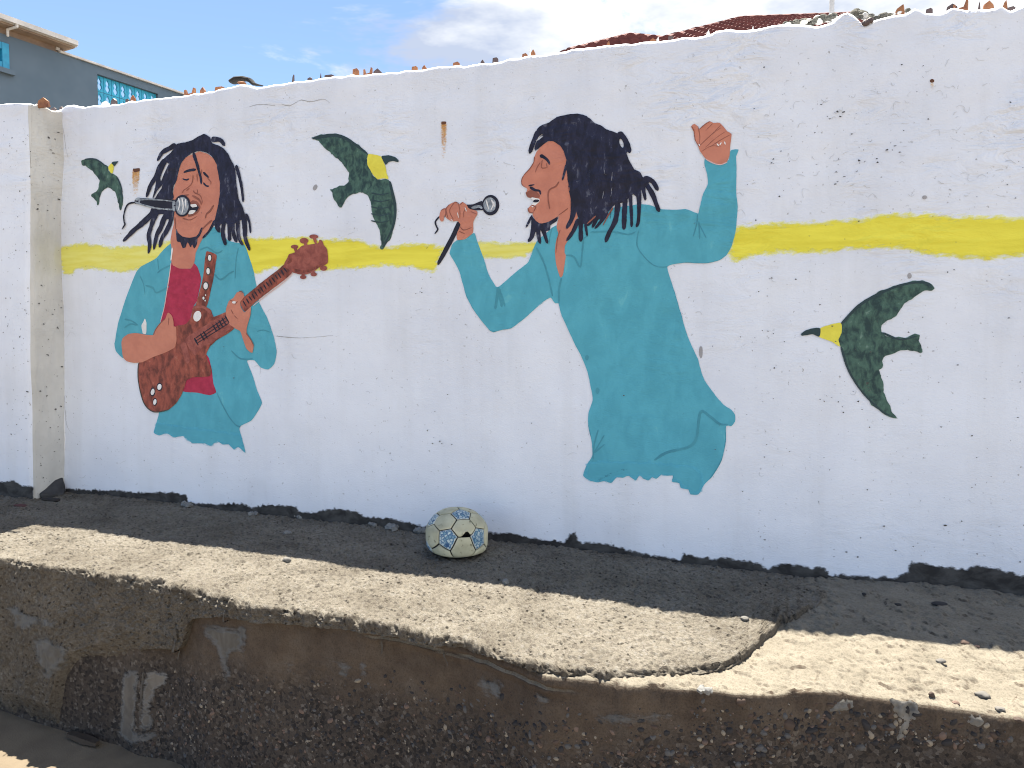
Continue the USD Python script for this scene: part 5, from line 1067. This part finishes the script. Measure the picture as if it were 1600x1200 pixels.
# the torn seam: the panel above the tear is pulled up, its lower rim arched
tear_c = side * .27 + np.array([0, 0, .02]) + view * .96; tear_c /= np.linalg.norm(tear_c)
for vs_, fs_, ed, nm, mat in pans:
    c = vs_[0]
    rel_s, rel_z = (vs_ - tear_c) @ side, vs_[:, 2] - tear_c[2]
    if nm == 'hexagon_panel' and np.dot(c, view) > .3:
        if c[2] > .05 and abs(np.dot(c - tear_c, side)) < .4:
            vs_ = vs_ + np.array([0, 0, 1.0]) * (np.exp(-((rel_s - .04) / .10) ** 2) * np.clip(.26 - np.clip(rel_z, -.05, .4) * .8, 0, .3))[:, None]
    obj(nm, (crush(vs_), fs_), mat, ball, smooth=True, edge=ed)
m = trimesh.creation.icosphere(subdivisions=4, radius=1.0)
v_ = np.array(m.vertices); v_ = crush(v_) * .962
nrm = np.array(m.vertices)
hole = (((nrm - tear_c) @ side) > -.10) & (((nrm - tear_c) @ side) < .2) & (np.abs(nrm[:, 2] - tear_c[2] - .03) < .12) & (nrm @ view > .3)
v_[hole] *= .72
obj('bladder', (v_, np.array(m.faces)), 'ball_inside', ball, smooth=True)

# ---------------------------------------------------------------- the grey house behind the wall, at left
plain('house_grey', (0.10, 0.143, 0.19), (0.085, 0.127, 0.172), scale=3, rough=.9, bump=.15)
plain('house_beige', (0.33, 0.25, 0.19), (0.22, 0.16, 0.125), scale=4, rough=.9, bump=.2)
plain('roof_white', (0.62, 0.60, 0.58), scale=5, rough=.8)
plain('turquoise', (0.03, 0.38, 0.58), (0.022, 0.30, 0.48), scale=8, rough=.6)
plain('teal_gloss', (0.02, 0.30, 0.50), (0.015, 0.22, 0.40), scale=8, rough=.5)
hu = ray(1440, 538); hu[2] = 0; hu /= np.linalg.norm(hu); hn = np.array([hu[1], -hu[0], 0])
d0 = ray(200, 130); hp = CAM + d0 / np.linalg.norm(d0) * 14
hf = np.eye(4); hf[:3, 0], hf[:3, 1], hf[:3, 2], hf[:3, 3] = hu, -hn, [0, 0, 1], [hp[0], hp[1], 0]     # local: s along the front, depth inwards, z
def HS(px, py, off=0.0):
    q = on_plane(px, py, hp + hn * off, hn); return np.dot(q - hp, hu), q[2]
house = thing('grey_house', 'grey house with white eave and turquoise pierced parapet behind the wall', 'house')
def hbox(name, s0, s1, d0_, d1, z0, z1, mat, parent=house):
    m = trimesh.creation.box((s1 - s0, d1 - d0_, z1 - z0)); m.apply_translation([(s0 + s1) / 2, (d0_ + d1) / 2, (z0 + z1) / 2]); m.apply_transform(hf)
    return obj(name, m, mat, parent)
ZP = 5.572
sA, zA = HS(152, 113); sB, _ = HS(247, 146); _, zlow = HS(153, 178)
sEnd = HS(330, 160)[0] + 1.2
zt_ = HS(160, 118)[1]
sw0, sw1, zw0, zw1 = -9.0, HS(13.5, 90)[0], HS(13, 109)[1], HS(12, 69)[1]
sw0 = sw1 - 1.1
front = Polygon([(-9, 0), (sEnd, 0), (sEnd, ZP), (-9, ZP)]).difference(Polygon([(sA, zlow), (sB, zlow), (sB, zt_), (sA, zt_)])).difference(Polygon([(sw0, zw0), (sw1, zw0), (sw1, zw1), (sw0, zw1)]))
m = trimesh.creation.extrude_polygon(front, .14)
T = np.eye(4); T[:3, :3] = np.array([[1, 0, 0], [0, 0, 1], [0, 1, 0]]).T
T = np.array([[1, 0, 0, 0], [0, 0, 1, 0], [0, 1, 0, 0], [0, 0, 0, 1]], float)
def up_front(m, depth=0.0):
    m.apply_transform(T); m.apply_translation([0, depth, 0]); m.apply_transform(hf); m.fix_normals(); return m
wl = obj('front_wall', up_front(m), 'house_grey', house)
hbox('back_wall', -9, sEnd, 6.0, 6.2, 0, ZP - .9, 'house_grey'); hbox('end_wall', sEnd - .14, sEnd, .142, 5.998, 0, ZP - .9, 'house_grey'); hbox('terrace_floor', -9, sEnd - .142, .142, 5.998, ZP - 1.2, ZP - 1.05, 'house_beige')
hbox('parapet_cap', HS(93, 83)[0], sEnd + .03, -.03, .17, ZP + .002, ZP + .03, 'roof_white')
# pierced screen: blocks with vase-shaped openings
nb = 8; bw = (sB - sA) / nb
z1b = HS(153, 141)[1]; hb = zt_ - z1b
vase = np.array([(.50, .97), (.58, .90), (.60, .84), (.72, .74), (.74, .62), (.64, .54), (.66, .48), (.78, .36), (.78, .24), (.66, .12), (.55, .05), (.45, .05), (.34, .12), (.22, .24), (.22, .36), (.34, .48), (.36, .54), (.26, .62), (.28, .74), (.40, .84), (.42, .90)])
for r_ in range(3):
    for k in range(nb):
        s0, z0 = sA + k * bw, zt_ - (r_ + 1) * hb
        if z0 < zlow - hb: continue
        g_ = Polygon([(s0 + .004, z0 + .004), (s0 + bw - .004, z0 + .004), (s0 + bw - .004, z0 + hb - .004), (s0 + .004, z0 + hb - .004)]).difference(Polygon(np.stack([s0 + vase[:, 0] * bw, z0 + (.06 + .88 * vase[:, 1]) * hb], -1)))
        obj('screen_block', up_front(trimesh.creation.extrude_polygon(g_, .03), .05), 'turquoise', wl)
# louvred shutter at the frame's left edge
sh = hbox('shutter', sw0, sw1, .07, .11, zw0, zw1, 'teal_gloss')
hbox('shutter_frame', sw1 - .09, sw1 - .002, -.02, .069, zw0 + .002, zw1 - .002, 'teal_gloss', sh)
hbox('shutter_frame', sw0 + .002, sw1 - .092, -.015, .068, zw1 - .09, zw1 - .003, 'teal_gloss', sh)
hbox('shutter_frame', sw0 + .002, sw1 - .092, -.015, .068, zw0 + .003, zw0 + .08, 'teal_gloss', sh)
for k in range(5):
    hbox('shutter_slat', sw1 - .15 - k * .14 - .07, sw1 - .15 - k * .14, .02, .068, zw0 + .085, zw1 - .095, 'turquoise', sh)
hbox('window_sill', sw0 - .05, sw1 + .05, -.06, -.001, zw0 - .07, zw0 - .005, 'house_grey')
# upper storey, eave and downpipe
sU = HS(89, 82)[0]; zE0 = HS(89, 73)[1]
se, ze = HS(121, 68, .16); ze0 = ze
hbox('upper_wall', -9, sU, .03, 5.9, ZP + .003, ze - .076, 'house_beige')
hbox('upper_corner_post', sU + .001, sU + .05, .01, .06, ZP + .035, ze - .08, 'roof_white')
rf = hbox('roof', -9, se, -.16, 6.6, ze - .05, ze + .03, 'roof_white')
hbox('soffit', -8.99, se - .03, -.14, 6.5, ze - .075, ze - .052, 'house_beige', rf)
hbox('gutter', -9, se - .02, -.215, -.162, ze - .045, ze + .02, 'roof_white', rf)
def pipe(pts, r_): 
    ms = [trimesh.creation.cylinder(r_, segment=[a, b], sections=12) for a, b in zip(pts[:-1], pts[1:])] + [trimesh.creation.icosphere(subdivisions=1, radius=r_) for _ in pts]
    for m_, p_ in zip(ms[len(pts) - 1:], pts): m_.apply_translation(p_)
    m_ = trimesh.util.concatenate(ms); m_.apply_transform(hf); return m_
sg = HS(27, 33, .2)[0]; sd = HS(12.5, 50, .06)[0]
obj('downpipe', pipe([(sg, -.19, ze - .05), (sg, -.19, ze - .075), (sd, -.05, ze - .10), (sd, -.05, ZP - .02)], .018), 'roof_white', house)

# ---------------------------------------------------------------- tiled house behind the wall, at right
plain('tile_red', (0.17, 0.055, 0.05), (0.10, 0.035, 0.035), scale=9, rough=.75, bump=.2)
plain('tile_red_pale', (0.20, 0.072, 0.064), (0.13, 0.044, 0.04), scale=9, rough=.75, bump=.2)
plain('house_white', (0.6, 0.58, 0.54), scale=4, rough=.9)
def tiled_roof(ridge_px, poly_px, dist, label, name='tiled_house', caps=()):
    d = ray(*ridge_px[0]); Rr = CAM + d / np.linalg.norm(d) * dist
    R2 = on_plane(*ridge_px[1], (0, 0, Rr[2]), (0, 0, 1)) if abs(ray(*ridge_px[1])[2]) > 1e-6 else Rr
    u = R2 - Rr; u[2] = 0; u /= np.linalg.norm(u)
    if u[0] < 0: u = -u
    n_h = np.array([u[1], -u[0], 0])
    if n_h[1] > 0: n_h = -n_h                      # towards the street
    sl = math.radians(24)
    dn = n_h * math.cos(sl) + np.array([0, 0, -math.sin(sl)]); nr = np.cross(u, dn); nr = nr if nr[2] > 0 else -nr
    h_ = thing(name, label, 'house')
    to2 = lambda q: (np.dot(q - Rr, u), np.dot(q - Rr, dn))
    pts2 = [to2(on_plane(*p, Rr, nr)) for p in poly_px]
    pg = Polygon(pts2).buffer(0)
    F4 = np.eye(4); F4[:3, 0], F4[:3, 1], F4[:3, 2], F4[:3, 3] = u, dn, np.cross(u, dn), Rr
    dk = trimesh.creation.extrude_polygon(pg, .06)
    zsgn = 1 if np.dot(np.cross(u, dn), nr) > 0 else -1
    dk.apply_translation([0, 0, -.08 if zsgn > 0 else .02]); dk.apply_transform(F4)
    deck = obj('roof', dk, 'tile_red', h_)
    cw, ch = .26, .34
    x0, y0, x1, y1 = pg.bounds
    cnt = 0
    for j in range(int(math.ceil((y1 - y0) / ch))):
        for i in range(int(math.ceil((x1 - x0) / cw))):
            cx, cy = x0 + (i + .5) * cw, y0 + (j + .5) * ch
            if not pg.buffer(.06).contains(Point(cx, cy)): continue
            q = Rr + u * cx + dn * cy
            v = q - CAM; zc = v @ fw; ppx, ppy = 800 + FOC * (v @ rt) / zc, 600 - FOC * (v @ upv) / zc
            if ppy > np.interp(ppx, [880, 1060, 1300, 1600], [95, 76, 52, 30]) or cnt >= 290: continue
            a = np.linspace(0, 1, 6)
            prof = np.stack([(a - .5) * cw * 1.02, .05 * np.sin(a * math.pi) ** .8], -1)
            tv = []
            for yy_, lift in ((-ch * .5, .01), (ch * .56, .045)):
                tv += [(cx + p_[0], cy + yy_, zsgn * (p_[1] + lift)) for p_ in prof]
            for p_ in prof: tv.append((cx + p_[0], cy + ch * .56, zsgn * (p_[1] + .005)))
            tv = np.array(tv); fs_ = []
            for k in range(5):
                fs_ += [(k, k + 1, 7 + k), (k, 7 + k, 6 + k), (6 + k, 7 + k, 13 + k), (6 + k, 13 + k, 12 + k)]
            mm = trimesh.Trimesh(tv, fs_, process=False); mm.apply_transform(F4)
            if np.dot(mm.face_normals[0], nr) < 0: mm.invert()
            obj('roof_tile', mm, 'tile_red' if rng.random() < .6 else 'tile_red_pale', deck, smooth=50); cnt += 1
    for pa, pb in caps:                               # ridge and hip caps
        qa, qb = on_plane(*pa, Rr, nr), on_plane(*pb, Rr, nr)
        L = np.linalg.norm(qb - qa); k = max(2, int(L / .4)); dirv = (qb - qa) / L
        for t in range(k):
            a_, b_ = qa + (qb - qa) * t / k, qa + (qb - qa) * (t + 1.08) / k
            c_ = trimesh.creation.cone(radius=.1, height=1, sections=10)
            c_ = trimesh.creation.cylinder(1.0, segment=[a_, b_], sections=12)
            v_ = np.array(c_.vertices); tt = np.clip(((v_ - a_) @ dirv) / np.linalg.norm(b_ - a_), 0, 1)
            axp = a_ + np.outer((v_ - a_) @ dirv, dirv)
            c_.vertices = axp + (v_ - axp) * (.075 + .008 * tt)[:, None]
            obj('ridge_cap', c_, 'tile_red', deck, smooth=50)
    # back slope and walls
    xm0, xm1 = x0 + .5, x1 - .3
    dep = (y1) * math.cos(sl)
    bk = -n_h
    c0, c1 = Rr + u * x0, Rr + u * x1
    ridge0, ridge1 = Rr + u * max(0, x0), Rr + u * x1
    zz = np.array([0, 0, 1.0])
    B0, B1 = ridge0 + bk * 4 - zz * 4 * math.tan(sl) - nr * .03, ridge1 + bk * 4 - zz * 4 * math.tan(sl) - nr * .03
    bkm = trimesh.Trimesh([ridge0 - nr * .03, ridge1 - nr * .03, B1, B0], [(0, 1, 2), (0, 2, 3)], process=False)
    bkm = trimesh.util.concatenate([bkm, trimesh.Trimesh(bkm.vertices - [0, 0, .08], bkm.faces[:, ::-1], process=False)])
    obj('back_slope', bkm, 'tile_red', h_)
    zw = (Rr + dn * y1)[2]
    bx = trimesh.creation.box((x1 - x0 - .8, dep - .6 + 3.4, zw - .1)); bx.apply_translation([(x0 + x1) / 2, (dep - .6 - 3.4) / 2, (zw - .1) / 2])
    FW = np.eye(4); FW[:3, 0], FW[:3, 1], FW[:3, 3] = u, n_h, [Rr[0], Rr[1], 0]
    bx.apply_transform(FW); bx.fix_normals()
    obj('house_wall', bx, 'house_white', h_)
tiled_roof([(985, 56), (1050, 53)], [(893, 81), (985, 56), (1053, 64), (1075, 70), (1080, 112), (830, 112)], 24, 'small red tiled roof rising just behind the wall, left of the bigger one', caps=[((985, 55), (890, 80)), ((985, 55), (1055, 63))])
tiled_roof([(1160, 31), (1300, 26)], [(1045, 64), (1160, 31), (1300, 26), (1330, 25), (1340, 90), (900, 105)], 20, 'larger red tiled roof behind the wall beside the white post', caps=[((1160, 30), (1042, 64)), ((1160, 30), (1330, 24))])

# white post behind the wall
q = on_y(1299.5, 20, .9); s = np.dot(q - CAM, fw) / FOC
post = thing('white_post', 'white square post sticking up behind the wall beside the tiled roof', 'post', loc=(q[0], q[1], 0))
m = trimesh.creation.box((7 * s, 7 * s, 3.6)); m.apply_translation([0, 0, 1.7]); obj('shaft', m, 'roof_white', post)
m = trimesh.creation.box((10 * s, 10 * s, .02)); m.apply_translation([0, 0, 3.511]); obj('cap', m, 'roof_white', post)
